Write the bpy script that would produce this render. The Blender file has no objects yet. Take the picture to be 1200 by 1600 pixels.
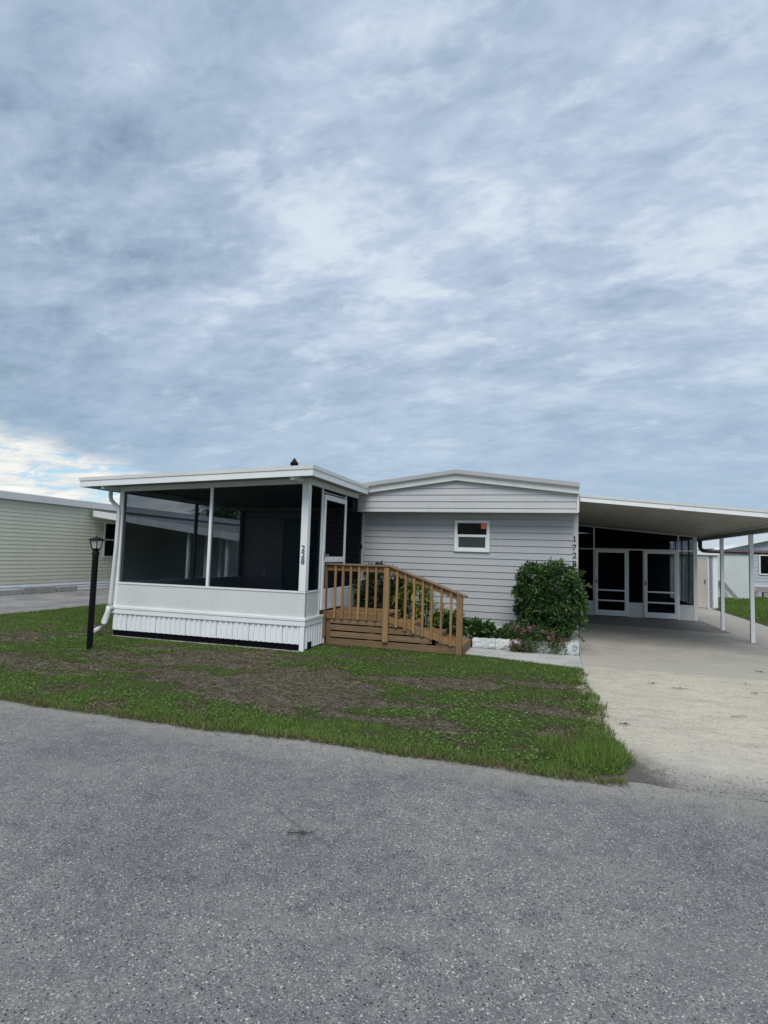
import bpy, math, random
import numpy as np
from mathutils import Matrix, Vector
random.seed(7); rng = np.random.default_rng(7)
scene = bpy.context.scene
COL = scene.collection
# ------------------------------------------------------------------ camera
F = 886.0; CH = 1.6
def _n(v): return v/np.linalg.norm(v)
vx = -_n(np.array([-2900., 19., -F])); vy = _n(np.array([270., -75., -F]))
vx = _n(vx - vy*(vx@vy)); vz = np.cross(vx, vy)
Rm = np.stack([vx, vy, vz])                       # world = Rm @ camera
cd = bpy.data.cameras.new('camera'); cam = bpy.data.objects.new('camera', cd); COL.objects.link(cam)
m = Matrix([list(Rm[0])+[0], list(Rm[1])+[0], list(Rm[2])+[CH], [0, 0, 0, 1]])
cam.matrix_world = m
cd.sensor_fit = 'VERTICAL'; cd.sensor_height = 36; cd.sensor_width = 27
cd.lens = 36*F/1600; cd.clip_start = .05; cd.clip_end = 3000
scene.camera = cam
def ray(px, py): return _n(Rm @ np.array([px-600., 800.-py, -F]))
# ------------------------------------------------------------------ exposure
scene.view_settings.view_transform = 'Standard'; scene.view_settings.look = 'None'
scene.view_settings.exposure = 0.78; scene.view_settings.gamma = 1
scene.view_settings.use_curve_mapping = False
EXPF = 2**0.78
# ------------------------------------------------------------------ sun + sky
SUN_EL, SUN_AZ = 52.0, 168.0      # compass-like: azimuth clockwise from +Y
sd = bpy.data.lights.new('sun', 'SUN'); sd.energy = 1.5; sd.angle = math.radians(38); sd.color = (1, .97, .92)
sun = bpy.data.objects.new('sun', sd); COL.objects.link(sun)
a, e = math.radians(SUN_AZ), math.radians(SUN_EL)
sv = Vector((math.sin(a)*math.cos(e), math.cos(a)*math.cos(e), math.sin(e)))
sun.rotation_euler = sv.to_track_quat('Z', 'Y').to_euler(); sun.location = (0, -5, 20)
world = bpy.data.worlds.new('World'); scene.world = world; world.use_nodes = True
class NT:
    def __init__(s, tree): s.t = tree; s.n = tree.nodes; s.l = tree.links
    def node(s, ty, **kw):
        n = s.n.new(ty)
        for k, v in kw.items(): setattr(n, k, v)
        return n
    def put(s, sock, v):
        if isinstance(v, bpy.types.NodeSocket): s.l.new(v, sock)
        elif v is not None: sock.default_value = v
    def math(s, op, a, b=None, c=None, clamp=False):
        n = s.node('ShaderNodeMath', operation=op, use_clamp=clamp)
        for i, v in enumerate((a, b, c)): s.put(n.inputs[i], v)
        return n.outputs[0]
    def vmath(s, op, a, b=None):
        n = s.node('ShaderNodeVectorMath', operation=op); s.put(n.inputs[0], a)
        if b is not None: s.put(n.inputs[1], b)
        return n.outputs['Value'] if op == 'DOT_PRODUCT' else n.outputs[0]
    def noise(s, vec, scale, detail=4, rough=.5, dist=0.):
        n = s.node('ShaderNodeTexNoise'); s.put(n.inputs['Vector'], vec)
        n.inputs['Scale'].default_value = scale; n.inputs['Detail'].default_value = detail
        n.inputs['Roughness'].default_value = rough; n.inputs['Distortion'].default_value = dist
        return n.outputs[0]
    def ramp(s, fac, stops, interp='LINEAR'):
        n = s.node('ShaderNodeValToRGB'); cr = n.color_ramp; cr.interpolation = interp
        while len(cr.elements) < len(stops): cr.elements.new(.5)
        for el, (p, c) in zip(cr.elements, stops):
            el.position = p; el.color = tuple(c)+(1,) if len(c) == 3 else c
        s.put(n.inputs[0], fac); return n.outputs[0]
    def mix(s, fac, a, b, mode='MIX'):
        n = s.node('ShaderNodeMix', data_type='RGBA', blend_type=mode)
        s.put(n.inputs[0], fac)
        for i, v in ((6, a), (7, b)):
            if isinstance(v, tuple) and len(v) == 3: v = v+(1,)
            s.put(n.inputs[i], v)
        return n.outputs[2]
    def mapr(s, v, a, b, c=0., d=1., smooth=True):
        n = s.node('ShaderNodeMapRange', interpolation_type='SMOOTHSTEP' if smooth else 'LINEAR')
        s.put(n.inputs[0], v)
        for i, q in enumerate((a, b, c, d)): n.inputs[i+1].default_value = q
        return n.outputs[0]
def srgb(r, g, b):
    f = lambda c: (c/255/12.92) if c <= 10 else ((c/255+.055)/1.055)**2.4
    return (f(r), f(g), f(b))
W = NT(world.node_tree); W.n.clear()
tc = W.node('ShaderNodeTexCoord').outputs['Generated']
sp = W.node('ShaderNodeSeparateXYZ'); W.put(sp.inputs[0], tc)
zz = W.math('MAXIMUM', sp.outputs[2], 0.0)
den = W.math('ADD', zz, .22)
cb = W.node('ShaderNodeCombineXYZ')
W.put(cb.inputs[0], W.math('DIVIDE', sp.outputs[0], den)); W.put(cb.inputs[1], W.math('DIVIDE', sp.outputs[1], den))
cb.inputs[2].default_value = 3.7
mp = W.node('ShaderNodeMapping'); W.put(mp.inputs[0], cb.outputs[0])
mp.inputs['Rotation'].default_value = (0, 0, math.radians(38)); mp.inputs['Scale'].default_value = (.62, 1.0, 1)
P = mp.outputs[0]
BANKS = .20
big = W.noise(P, .85, 3, .5, .3); mid = W.noise(P, 5.6, 6, .6, .3); fine = W.noise(P, 15., 5, .6, .4)
wisp = W.noise(P, 6.5, 6, .6, .5)
# a heavier bank of cloud hangs high on the left, thinner cloud in the middle
bank = W.math('MULTIPLY', W.vmath('DOT_PRODUCT', tc, tuple(_n(np.cross(ray(600, 800), ray(300, -200))*np.array([1, 1, 1])))), 1.0)
v = W.math('ADD', W.math('MULTIPLY', big, .42), W.math('MULTIPLY', mid, .50))
v = W.math('ADD', v, W.math('MULTIPLY', fine, .25))
v = W.math('ADD', W.math('SUBTRACT', v, .028), W.math('MULTIPLY', W.math('MINIMUM', W.math('SUBTRACT', bank, .12), 0.0), BANKS))
v = W.math('ADD', .553, W.math('MULTIPLY', W.math('SUBTRACT', v, .535), W.mapr(zz, 0, .5, .6, .88)))
k = 10.0/EXPF
C = lambda r, g, b: tuple(q*k for q in srgb(r, g, b))
cloud = W.ramp(W.mapr(v, .40, .68, 0, 1, False), [(0, C(132, 154, 176)), (.25, C(154, 175, 198)), (.5, C(173, 191, 214)), (.75, C(191, 206, 226)), (1, C(216, 228, 240))])
wm = W.mapr(W.math('ADD', wisp, W.math('MULTIPLY', W.math('SUBTRACT', v, .54), .9)), .56, .72, 0, .55)
cloud = W.mix(wm, cloud, C(212, 225, 237))
# clouds thin and turn bluer towards the horizon
lowm = W.mapr(zz, 0.0, .42, .72, .0)
cloud = W.mix(lowm, cloud, C(172, 197, 219))
# break in the cloud low on the left: everything under a cloud-bank edge
pa, pb = ray(0, 655), ray(285, 742)
nrm = np.cross(pa, pb); nrm /= np.linalg.norm(nrm)
if nrm @ ray(60, 760) < 0: nrm = -nrm
dd = W.vmath('DOT_PRODUCT', tc, tuple(nrm))
dd = W.math('ADD', dd, W.math('MULTIPLY', W.math('SUBTRACT', W.noise(P, 3.5, 6, .6, .4), .5), .05))
gap = W.math('MULTIPLY', W.mapr(dd, -.006, .034), W.mapr(zz, .22, .4, 1, 0))
mp2 = W.node('ShaderNodeMapping'); W.put(mp2.inputs[0], tc); mp2.inputs['Scale'].default_value = (6, 6, 46)
st = W.noise(mp2.outputs[0], 1.5, 7, .62, .7)
st2 = W.noise(P, 6.5, 7, .65, .5)
gm = W.mapr(W.math('ADD', W.math('MULTIPLY', st, .65), W.math('MULTIPLY', st2, .35)), .39, .50)
sky = W.node('ShaderNodeTexSky', sky_type='NISHITA', sun_disc=False)
sky.sun_elevation = math.radians(SUN_EL); sky.sun_rotation = math.radians(SUN_AZ)
brt = W.ramp(W.math('ADD', W.math('MULTIPLY', st2, .7), W.math('MULTIPLY', st, .3)), [(.36, C(190, 208, 226)), (.48, C(234, 236, 235)), (.60, C(253, 252, 248))])
blue = W.mix(.55, sky.outputs[0], C(150, 198, 228))
cloud = W.mix(gap, cloud, W.mix(gm, blue, brt))
cloud = W.mix(W.mapr(sp.outputs[2], -.03, 0.0, 1, 0), cloud, C(120, 125, 122))
bg = W.node('ShaderNodeBackground'); W.put(bg.inputs[0], cloud); bg.inputs[1].default_value = .1
wo = W.node('ShaderNodeOutputWorld'); W.l.new(bg.outputs[0], wo.inputs[0])

# ------------------------------------------------------------------ materials
def new_mat(name):
    mt = bpy.data.materials.new(name); mt.use_nodes = True
    t = NT(mt.node_tree); t.n.clear()
    b = t.node('ShaderNodeBsdfPrincipled'); o = t.node('ShaderNodeOutputMaterial'); t.l.new(b.outputs[0], o.inputs[0])
    t.b = b; t.o = o; t.m = mt
    t.co = t.node('ShaderNodeTexCoord').outputs['Object']
    return t
def stretch(t, sc, vec=None):
    n = t.node('ShaderNodeMapping'); t.put(n.inputs[0], vec or t.co); n.inputs['Scale'].default_value = sc; return n.outputs[0]
def bump(t, h, strength, dist=.01):
    n = t.node('ShaderNodeBump'); n.inputs['Strength'].default_value = strength; n.inputs['Distance'].default_value = dist
    t.put(n.inputs['Height'], h); t.put(t.b.inputs['Normal'], n.outputs[0])
def painted(name, c, rough=.45, dirt=.18, dirtc=(.30, .29, .25), streak=True, bmp=.05, metallic=0., spec=.4, island=0.):
    t = new_mat(name)
    base = t.mix(t.mapr(t.noise(t.co, 1.3, 5, .6), .3, .7), c, tuple(q*.93 for q in c))
    if island:
        g = t.node('ShaderNodeObjectInfo').outputs['Random']
        base = t.mix(t.mapr(g, 0, 1, 0, island, False), base, tuple(q*.8 for q in c))
    vec = stretch(t, (9, 9, 1.1)) if streak else t.co
    d = t.math('MULTIPLY', t.mapr(t.noise(vec, 1.4, 6, .65), .5, .78), dirt)
    col = t.mix(d, base, dirtc)
    col = t.mix(t.math('MULTIPLY', t.mapr(t.noise(t.co, 38, 3, .7), .62, .78), dirt*.7), col, dirtc)
    t.put(t.b.inputs['Base Color'], col); t.b.inputs['Metallic'].default_value = metallic
    t.put(t.b.inputs['Roughness'], t.mapr(t.noise(t.co, 7, 3), .3, .7, rough-.06, rough+.1))
    t.b.inputs['Specular IOR Level'].default_value = spec
    if bmp: bump(t, t.noise(t.co, 5, 3), bmp, .02)
    return t.m
M = {}
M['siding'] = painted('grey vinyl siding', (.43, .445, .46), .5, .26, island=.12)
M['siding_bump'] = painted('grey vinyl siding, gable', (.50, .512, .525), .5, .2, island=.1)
M['trim_grey'] = painted('grey corner trim', (.47, .48, .50), .5, .15)
M['white'] = painted('white painted aluminium', (.78, .80, .81), .4, .12)
M['white_dirty'] = painted('weathered white metal', (.66, .67, .65), .45, .28)
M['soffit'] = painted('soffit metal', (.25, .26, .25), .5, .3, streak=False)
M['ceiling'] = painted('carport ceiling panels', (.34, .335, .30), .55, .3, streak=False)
M['kick'] = painted('pale kick plate', (.63, .66, .655), .42, .1)
M['skirt'] = painted('white vinyl skirting', (.80, .83, .86), .45, .16, island=.1)
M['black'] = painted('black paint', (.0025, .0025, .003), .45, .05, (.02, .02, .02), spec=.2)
M['navy'] = painted('near black base', (.003, .003, .006), .8, .08, (.02, .02, .02), spec=.1)  # flat near-black, for the strip below the skirting panels
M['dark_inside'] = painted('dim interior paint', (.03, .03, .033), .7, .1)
M['inside_wall'] = painted('taupe interior siding', (.36, .34, .35), .6, .1)
M['green_door'] = painted('dark green door', (.03, .14, .13), .5, .1)
M['cream_siding'] = painted('cream green siding', (.60, .60, .49), .5, .2, island=.1)
M['beige_door'] = painted('beige shed door', (.46, .43, .38), .5, .25)
M['maroon'] = painted('brown downpipe', (.05, .025, .028), .4, .2)
M['offwhite_wall'] = painted('off white stained wall', (.56, .60, .60), .6, .35, (.33, .38, .33))
M['far_grey'] = painted('blue grey siding', (.43, .47, .53), .5, .1, island=.1)
M['violet_block'] = painted('bluish screen block', (.24, .26, .33), .7, .3)
M['roof_white'] = painted('white roof metal', (.60, .62, .62), .45, .3)
M['chrome'] = painted('dull metal', (.55, .55, .55), .3, .1, metallic=.8)
M['orange'] = painted('orange pane reflection', (.85, .22, .07), .5, .1, (.8, .5, .1))
M['cap_grey'] = painted('weathered roof edge', (.42, .42, .43), .5, .35)
M['pane_pale'] = painted('screened lower pane', (.05, .058, .062), .4, .2, (.08, .09, .095), spec=.2)
M['board'] = painted('weathered grey board', (.13, .15, .145), .7, .3)
M['beam'] = painted('dull beam metal', (.24, .24, .22), .6, .3)
M['blue_mark'] = painted('faded blue paint', (.30, .42, .46), .7, .3)
def glass_mat():
    t = new_mat('dark window glass'); t.put(t.b.inputs['Base Color'], t.mix(t.mapr(t.noise(t.co, 6, 4, .6), .4, .6), (.001, .0015, .002), (.005, .008, .006)))  # faint mottle in the colour stands in for reflected trees
    t.b.inputs['Roughness'].default_value = .08; t.b.inputs['Specular IOR Level'].default_value = .10
    bump(t, t.noise(t.co, 2.2, 2), .06, .05); return t.m
M['glass'] = glass_mat()
def clear_glass():
    t = new_mat('lantern glass'); t.b.inputs['Base Color'].default_value = (.9, .92, .9, 1)
    tr = t.node('ShaderNodeBsdfTransparent'); gl = t.node('ShaderNodeBsdfGlossy'); gl.inputs['Roughness'].default_value = .1
    d = t.node('ShaderNodeBsdfDiffuse'); d.inputs[0].default_value = (.85, .85, .8, 1)
    m1 = t.node('ShaderNodeMixShader'); m1.inputs[0].default_value = .30; t.l.new(tr.outputs[0], m1.inputs[1]); t.l.new(d.outputs[0], m1.inputs[2])
    m2 = t.node('ShaderNodeMixShader'); m2.inputs[0].default_value = .12; t.l.new(m1.outputs[0], m2.inputs[1]); t.l.new(gl.outputs[0], m2.inputs[2])
    t.l.new(m2.outputs[0], t.o.inputs[0]); return t.m
M['clear'] = clear_glass()
def screen_mat(name, trans, col):
    t = new_mat(name)
    tr = t.node('ShaderNodeBsdfTransparent'); tr.inputs[0].default_value = (.94, .97, 1, 1)
    df = t.node('ShaderNodeBsdfDiffuse'); df.inputs[0].default_value = col+(1,)
    mx = t.node('ShaderNodeMixShader')
    t.put(mx.inputs[0], t.mapr(t.noise(t.co, 1.5, 4), .3, .7, 1-trans-.03, 1-trans+.03)); t.l.new(tr.outputs[0], mx.inputs[1]); t.l.new(df.outputs[0], mx.inputs[2])
    t.l.new(mx.outputs[0], t.o.inputs[0]); return t.m
M['screen'] = screen_mat('insect screen', .68, (.004, .005, .006))
M['screen_dark'] = screen_mat('dark insect screen', .52, (.003, .0035, .006))
def wood_mat(name, c1, c2, axis='x'):
    t = new_mat(name)
    sc = {'x': (1.2, 22, 22), 'z': (22, 22, 1.2), 'y': (22, 1.2, 22)}[axis]
    rnd = t.node('ShaderNodeObjectInfo').outputs['Random']
    cbn = t.node('ShaderNodeCombineXYZ'); [t.put(cbn.inputs[i], t.math('MULTIPLY', rnd, q)) for i, q in enumerate((13., 7., 5.))]
    vv = t.vmath('ADD', stretch(t, sc), cbn.outputs[0])
    g = t.noise(vv, 1.6, 7, .65, .8)
    col = t.mix(t.mapr(g, .3, .7), c1, c2)
    col = t.mix(t.mapr(rnd, 0, 1, 0, .6, False), col, tuple(q*.5 for q in c2))
    col = t.mix(t.mapr(t.noise(t.co, 4, 5, .7), .5, .8, 0, .55), col, (.10, .085, .07))
    col = t.mix(t.mapr(t.noise(vv, 6, 4, .7), .6, .7, 0, .6), col, (.05, .032, .02))
    t.put(t.b.inputs['Base Color'], col); t.b.inputs['Roughness'].default_value = .75
    bump(t, g, .35, .004); return t.m
M['wood_h'] = wood_mat('stained deck wood', (.36, .21, .09), (.24, .135, .056), 'x')
M['wood_v'] = wood_mat('stained post wood', (.39, .235, .10), (.27, .155, .065), 'z')
M['wood_sk'] = wood_mat('weathered skirt boards', (.28, .18, .095), (.18, .115, .06), 'x')
M['wood_cap'] = wood_mat('worn cap rail', (.26, .17, .11), (.18, .12, .08), 'x')
M['bark'] = wood_mat('brown bark', (.09, .065, .045), (.05, .04, .03), 'z')

def asphalt():
    t = new_mat('worn asphalt')
    vo = t.node('ShaderNodeTexVoronoi'); t.put(vo.inputs['Vector'], t.co); vo.inputs['Scale'].default_value = 170
    vo2 = t.node('ShaderNodeTexVoronoi'); t.put(vo2.inputs['Vector'], t.co); vo2.inputs['Scale'].default_value = 70
    s1 = t.node('ShaderNodeSeparateColor'); t.put(s1.inputs[0], vo.outputs['Color'])
    s2 = t.node('ShaderNodeSeparateColor'); t.put(s2.inputs[0], vo2.outputs['Color'])
    col = t.ramp(s1.outputs[0], [(0, (.095, .095, .095)), (.35, (.145, .145, .145)), (.7, (.188, .187, .186)), (.95, (.26, .258, .25)), (1, (.48, .47, .45))])
    col = t.mix(t.math('MULTIPLY', t.mapr(s2.outputs[1], .90, .97), t.mapr(vo2.outputs['Distance'], .25, .45, 1, 0)), col, (.5, .49, .46))
    col = t.mix(t.math('MULTIPLY', t.mapr(s2.outputs[2], .88, .95), t.mapr(vo2.outputs['Distance'], .25, .5, 1, 0)), col, (.02, .02, .022))
    # broad wear: paler paths, dull patches, pits
    lg = t.noise(t.co, .55, 5, .6, .4)
    col = t.mix(1., col, t.ramp(lg, [(.32, (.74, .75, .78)), (.5, (1, 1, 1)), (.68, (1.18, 1.17, 1.14))]), 'MULTIPLY')
    md = t.noise(t.co, 7, 5, .7)
    col = t.mix(1., col, t.ramp(md, [(.33, (.78, .78, .8)), (.5, (1, 1, 1)), (.66, (1.14, 1.13, 1.1))]), 'MULTIPLY')
    ol = t.mapr(t.noise(t.co, 1.9, 3, .5, .6), .70, .76, 0, .35)
    col = t.mix(ol, col, (.06, .058, .055))          # old oil drips
    pit = t.mapr(t.noise(t.co, 11, 3, .6, 1.), .70, .74)
    col = t.mix(t.math('MULTIPLY', pit, .7), col, (.03, .03, .032))
    # sand and fines gather along the lawn edge
    yy = t.node('ShaderNodeSeparateXYZ'); t.put(yy.inputs[0], t.co)
    ed = t.math('ADD', yy.outputs[1], t.math('MULTIPLY', t.noise(t.co, 3, 5, .7), .55))
    col = t.mix(t.mapr(ed, 4.35, 4.88, 0, .55), col, (.33, .31, .27))
    tr_ = t.noise(stretch(t, (.35, 2.2, 1)), 1.3, 5, .6, .4)
    col = t.mix(t.mapr(tr_, .52, .68, 0, .30), col, (.22, .215, .205))       # dusty tyre-polished lanes
    wv = t.node('ShaderNodeTexVoronoi', feature='DISTANCE_TO_EDGE'); t.put(wv.inputs['Vector'], t.vmath('ADD', t.co, t.node('ShaderNodeTexNoise').outputs[1])); wv.inputs['Scale'].default_value = .33
    cr = t.math('MULTIPLY', t.mapr(wv.outputs['Distance'], .0, .006, 1, 0), t.mapr(t.noise(t.co, 1.1, 3), .50, .60))
    col = t.mix(t.math('MULTIPLY', cr, .35), col, (.03, .03, .03))
    t.put(t.b.inputs['Base Color'], col); t.b.inputs['Roughness'].default_value = .85
    h = t.math('ADD', t.math('MULTIPLY', vo.outputs['Distance'], -1.), t.math('MULTIPLY', s1.outputs[1], .5))
    bump(t, h, .4, .004); return t.m
M['asphalt'] = asphalt()
def concrete(name, ca, cb_, warm=None, joints=False):
    t = new_mat(name)
    g = t.noise(t.co, .9, 7, .65, .4); f = t.noise(t.co, 60, 5, .75); mdn = t.noise(stretch(t, (1, 2.6, 1)), 2.6, 7, .7, .3)
    col = t.mix(t.mapr(g, .35, .65), ca, cb_)
    col = t.mix(1., col, t.ramp(mdn, [(.3, (.74, .74, .75)), (.48, (1, 1, 1)), (.7, (1.13, 1.12, 1.1))]), 'MULTIPLY')
    col = t.mix(1., col, t.ramp(f, [(.3, (.70, .70, .70)), (.5, (1, 1, 1)), (.7, (1.2, 1.2, 1.2))]), 'MULTIPLY')
    col = t.mix(1., col, t.ramp(t.noise(t.co, 16, 5, .7, .3), [(.34, (.88, .88, .88)), (.5, (1, 1, 1)), (.66, (1.08, 1.08, 1.08))]), 'MULTIPLY')
    hz = t.noise(stretch(t, (1, 3.2, 1)), 5.5, 5, .7, .6)
    col = t.mix(t.mapr(hz, .60, .72, 0, .4), col, tuple(q*.55 for q in ca))
    col = t.mix(t.mapr(t.noise(t.co, 5, 6, .75, .5), .60, .74, 0, .45), col, tuple(q*.5 for q in ca))
    vo = t.node('ShaderNodeTexVoronoi'); t.put(vo.inputs['Vector'], t.co); vo.inputs['Scale'].default_value = 70
    s1 = t.node('ShaderNodeSeparateColor'); t.put(s1.inputs[0], vo.outputs['Color'])
    col = t.mix(t.mapr(s1.outputs[0], .9, 1., 0, .45), col, (.22, .19, .15))
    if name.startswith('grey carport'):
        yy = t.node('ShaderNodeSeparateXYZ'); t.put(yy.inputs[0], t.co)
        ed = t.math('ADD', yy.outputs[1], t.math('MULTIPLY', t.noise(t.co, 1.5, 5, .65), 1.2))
        col = t.mix(t.mapr(ed, 9.8, 12.6, .6, 0), col, (.43, .40, .33))      # paler towards the open front
    if joints:
        yy = t.node('ShaderNodeSeparateXYZ'); t.put(yy.inputs[0], t.co)
        n2 = t.math('MULTIPLY', t.noise(t.co, 2.5, 6, .7, .3), .8)
        ed = t.math('ADD', yy.outputs[1], n2)
        col = t.mix(t.mapr(ed, 5.3, 6.6, .5, 0), col, (.37, .36, .33))      # greyer, road dust
        col = t.mix(t.mapr(ed, 5.05, 5.7, .75, 0), col, (.19, .185, .175))      # road grit tracked on to the apron
        xs = t.math('ADD', yy.outputs[0], t.math('MULTIPLY', t.noise(t.co, 8, 5, .7), .45))
        dk = t.math('MULTIPLY', t.mapr(xs, .85, 1.15, 1, 0), t.mapr(yy.outputs[1], 4.9, 5.7, 1, 0))
        col = t.mix(t.math('MULTIPLY', dk, .8), col, (.05, .042, .035))      # dead roots and soil washed from the lawn corner
        st3 = t.noise(stretch(t, (1, 9, 1)), 2.2, 6, .7, .3)
        col = t.mix(t.math('MULTIPLY', t.mapr(st3, .55, .64), t.mapr(ed, 5.0, 5.6, .8, 0)), col, (.055, .053, .05))
    t.put(t.b.inputs['Base Color'], col); t.b.inputs['Roughness'].default_value = .85
    bump(t, f, .3, .004); return t.m
M['apron'] = concrete('sandy concrete apron', (.51, .455, .355), (.44, .405, .33), joints=True)
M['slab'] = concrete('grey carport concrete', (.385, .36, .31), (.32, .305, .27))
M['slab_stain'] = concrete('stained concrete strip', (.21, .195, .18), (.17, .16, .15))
M['walk'] = concrete('pale walkway concrete', (.45, .45, .42), (.38, .38, .36))
M['old_concrete'] = concrete('old neighbour concrete', (.27, .26, .25), (.17, .165, .165))
M['block_white'] = concrete('whitewashed block', (.62, .64, .63), (.50, .52, .52))
M['block_grey'] = concrete('grey concrete block', (.33, .33, .31), (.25, .25, .24))

def lawn_soil():
    t = new_mat('lawn soil and thatch')
    at = t.node('ShaderNodeAttribute', attribute_name='cover').outputs['Fac']
    n1 = t.noise(stretch(t, (1, 2, 1)), 6, 7, .75, .4); n2 = t.noise(t.co, 45, 4, .7)
    soil = t.ramp(n1, [(.3, (.075, .06, .052)), (.46, (.145, .115, .098)), (.58, (.22, .185, .16)), (.70, (.40, .365, .32))])
    soil = t.mix(1., soil, t.ramp(n2, [(.3, (.6, .6, .6)), (.5, (1, 1, 1)), (.7, (1.35, 1.35, 1.35))]), 'MULTIPLY')
    gr = t.ramp(n2, [(.3, (.04, .065, .018)), (.6, (.085, .13, .036))])
    thatch = t.ramp(t.noise(t.co, 30, 5, .75), [(.3, (.04, .042, .02)), (.5, (.078, .075, .036)), (.7, (.13, .115, .07))])
    col = t.mix(t.mapr(t.math('ADD', at, t.math('MULTIPLY', t.math('SUBTRACT', n2, .5), 1.2)), .15, .6), soil, thatch)
    col = t.mix(t.mapr(at, .5, 1.0), col, gr)
    n4 = t.noise(t.co, 130, 4, .8)
    col = t.mix(1., col, t.ramp(n4, [(.32, (.42, .42, .42)), (.5, (1, 1, 1)), (.68, (1.6, 1.55, 1.45))]), 'MULTIPLY')
    t.put(t.b.inputs['Base Color'], col); t.b.inputs['Roughness'].default_value = .95
    t.b.inputs['Specular IOR Level'].default_value = .1
    bump(t, t.math('ADD', n2, n4), 1., .02); return t.m
M['lawn'] = lawn_soil()
def plain_ground():
    t = new_mat('far ground turf'); n = t.noise(t.co, 3, 7, .7); n2 = t.noise(t.co, 40, 4, .7)
    c = t.ramp(n, [(.3, (.035, .06, .015)), (.55, (.055, .09, .025)), (.72, (.10, .085, .05))])
    c = t.mix(1., c, t.ramp(n2, [(.3, (.6, .6, .6)), (.7, (1.4, 1.4, 1.4))]), 'MULTIPLY')
    t.put(t.b.inputs['Base Color'], c); t.b.inputs['Roughness'].default_value = .95; bump(t, n2, .6, .02); return t.m
M['ground'] = plain_ground()
def leaf_mat(name, rough=.5, trans=.25, spec=.35):
    t = new_mat(name)
    at = t.node('ShaderNodeAttribute', attribute_name='tint').outputs['Color']
    t.put(t.b.inputs['Base Color'], at); t.b.inputs['Roughness'].default_value = rough
    t.b.inputs['Specular IOR Level'].default_value = spec
    tl = t.node('ShaderNodeBsdfTranslucent'); t.put(tl.inputs[0], t.mix(1., at, (1.3, 1.5, .6), 'MULTIPLY'))
    mx = t.node('ShaderNodeMixShader'); mx.inputs[0].default_value = trans
    t.l.new(t.b.outputs[0], mx.inputs[1]); t.l.new(tl.outputs[0], mx.inputs[2]); t.l.new(mx.outputs[0], t.o.inputs[0]); return t.m
M['leaf'] = leaf_mat('glossy leaves', .42, .2)
M['grass'] = leaf_mat('grass blades', .7, .3, .15)
M['petal'] = leaf_mat('pink petals', .7, .3, .2)

# ------------------------------------------------------------------ mesh helpers
class MB:
    def __init__(s): s.v = []; s.f = []
    def add(s, vs, fs):
        b = len(s.v); s.v += [tuple(p) for p in vs]; s.f += [tuple(b+i for i in f) for f in fs]; return s
    def hexa(s, p):   # 8 pts: bottom 4 ccw, top 4 ccw
        return s.add(p, [(3, 2, 1, 0), (4, 5, 6, 7), (0, 1, 5, 4), (1, 2, 6, 5), (2, 3, 7, 6), (3, 0, 4, 7)])
    def box(s, x0, x1, y0, y1, z0, z1):
        return s.hexa([(x0, y0, z0), (x1, y0, z0), (x1, y1, z0), (x0, y1, z0), (x0, y0, z1), (x1, y0, z1), (x1, y1, z1), (x0, y1, z1)])
    def slope(s, x0, x1, y0, y1, za0, za1, zb0, zb1):  # bottom/top at x0: za0, za1; at x1: zb0, zb1
        return s.hexa([(x0, y0, za0), (x1, y0, zb0), (x1, y1, zb0), (x0, y1, za0), (x0, y0, za1), (x1, y0, zb1), (x1, y1, zb1), (x0, y1, za1)])
    def prism(s, poly, a, b, fn):   # poly of 2D points, extruded from a to b; fn(u, v, t) -> xyz
        n = len(poly); vs = [fn(u, v, a) for u, v in poly]+[fn(u, v, b) for u, v in poly]
        fs = [tuple(range(n))[::-1], tuple(range(n, 2*n))]+[(i, (i+1) % n, n+(i+1) % n, n+i) for i in range(n)]
        return s.add(vs, fs)
    def tube(s, pts, r, n=10, r2=None, cap=True):
        pts = [Vector(p) for p in pts]; k_ = len(pts); rings = []
        for i, p in enumerate(pts):
            d = (pts[min(i+1, k_-1)]-pts[max(i-1, 0)]).normalized()
            up = Vector((0, 0, 1)) if abs(d.z) < .9 else Vector((1, 0, 0))
            u = d.cross(up).normalized(); w = u.cross(d)
            rr = r if r2 is None else r+(r2-r)*i/(k_-1)
            rings.append([p+u*rr*math.cos(2*math.pi*j/n)+w*rr*math.sin(2*math.pi*j/n) for j in range(n)])
        vs = [q for rg in rings for q in rg]; fs = []
        for i in range(k_-1):
            for j in range(n): fs.append((i*n+j, i*n+(j+1) % n, (i+1)*n+(j+1) % n, (i+1)*n+j))
        if cap: fs += [tuple(range(n))[::-1], tuple(range((k_-1)*n, k_*n))]
        return s.add(vs, fs)
    def mesh(s, name, mat_):
        me = bpy.data.meshes.new(name); me.from_pydata(s.v, [], s.f); me.validate()
        if mat_: me.materials.append(M[mat_])
        import bmesh
        bm = bmesh.new(); bm.from_mesh(me); bmesh.ops.recalc_face_normals(bm, faces=bm.faces); bm.to_mesh(me); bm.free()
        return me
    def build(s, name, mat_, parent=None, bevel=0, smooth=False, **props):
        return link(name, s.mesh(name, mat_), parent, bevel, smooth, **props)
def link(name, me, parent=None, bevel=0, smooth=False, loc=None, **props):
    o = bpy.data.objects.new(name, me); COL.objects.link(o)
    if loc: o.location = loc
    if parent:
        o.parent = parent
        if parent.parent is None: o.matrix_parent_inverse = Matrix.Translation(-Vector(parent.location))
    if bevel:
        bv = o.modifiers.new('bevel', 'BEVEL'); bv.width = bevel; bv.segments = 2; bv.limit_method = 'ANGLE'
    if smooth:
        for p in me.polygons: p.use_smooth = True
    for k_, v_ in props.items(): o[k_] = v_
    return o
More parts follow.
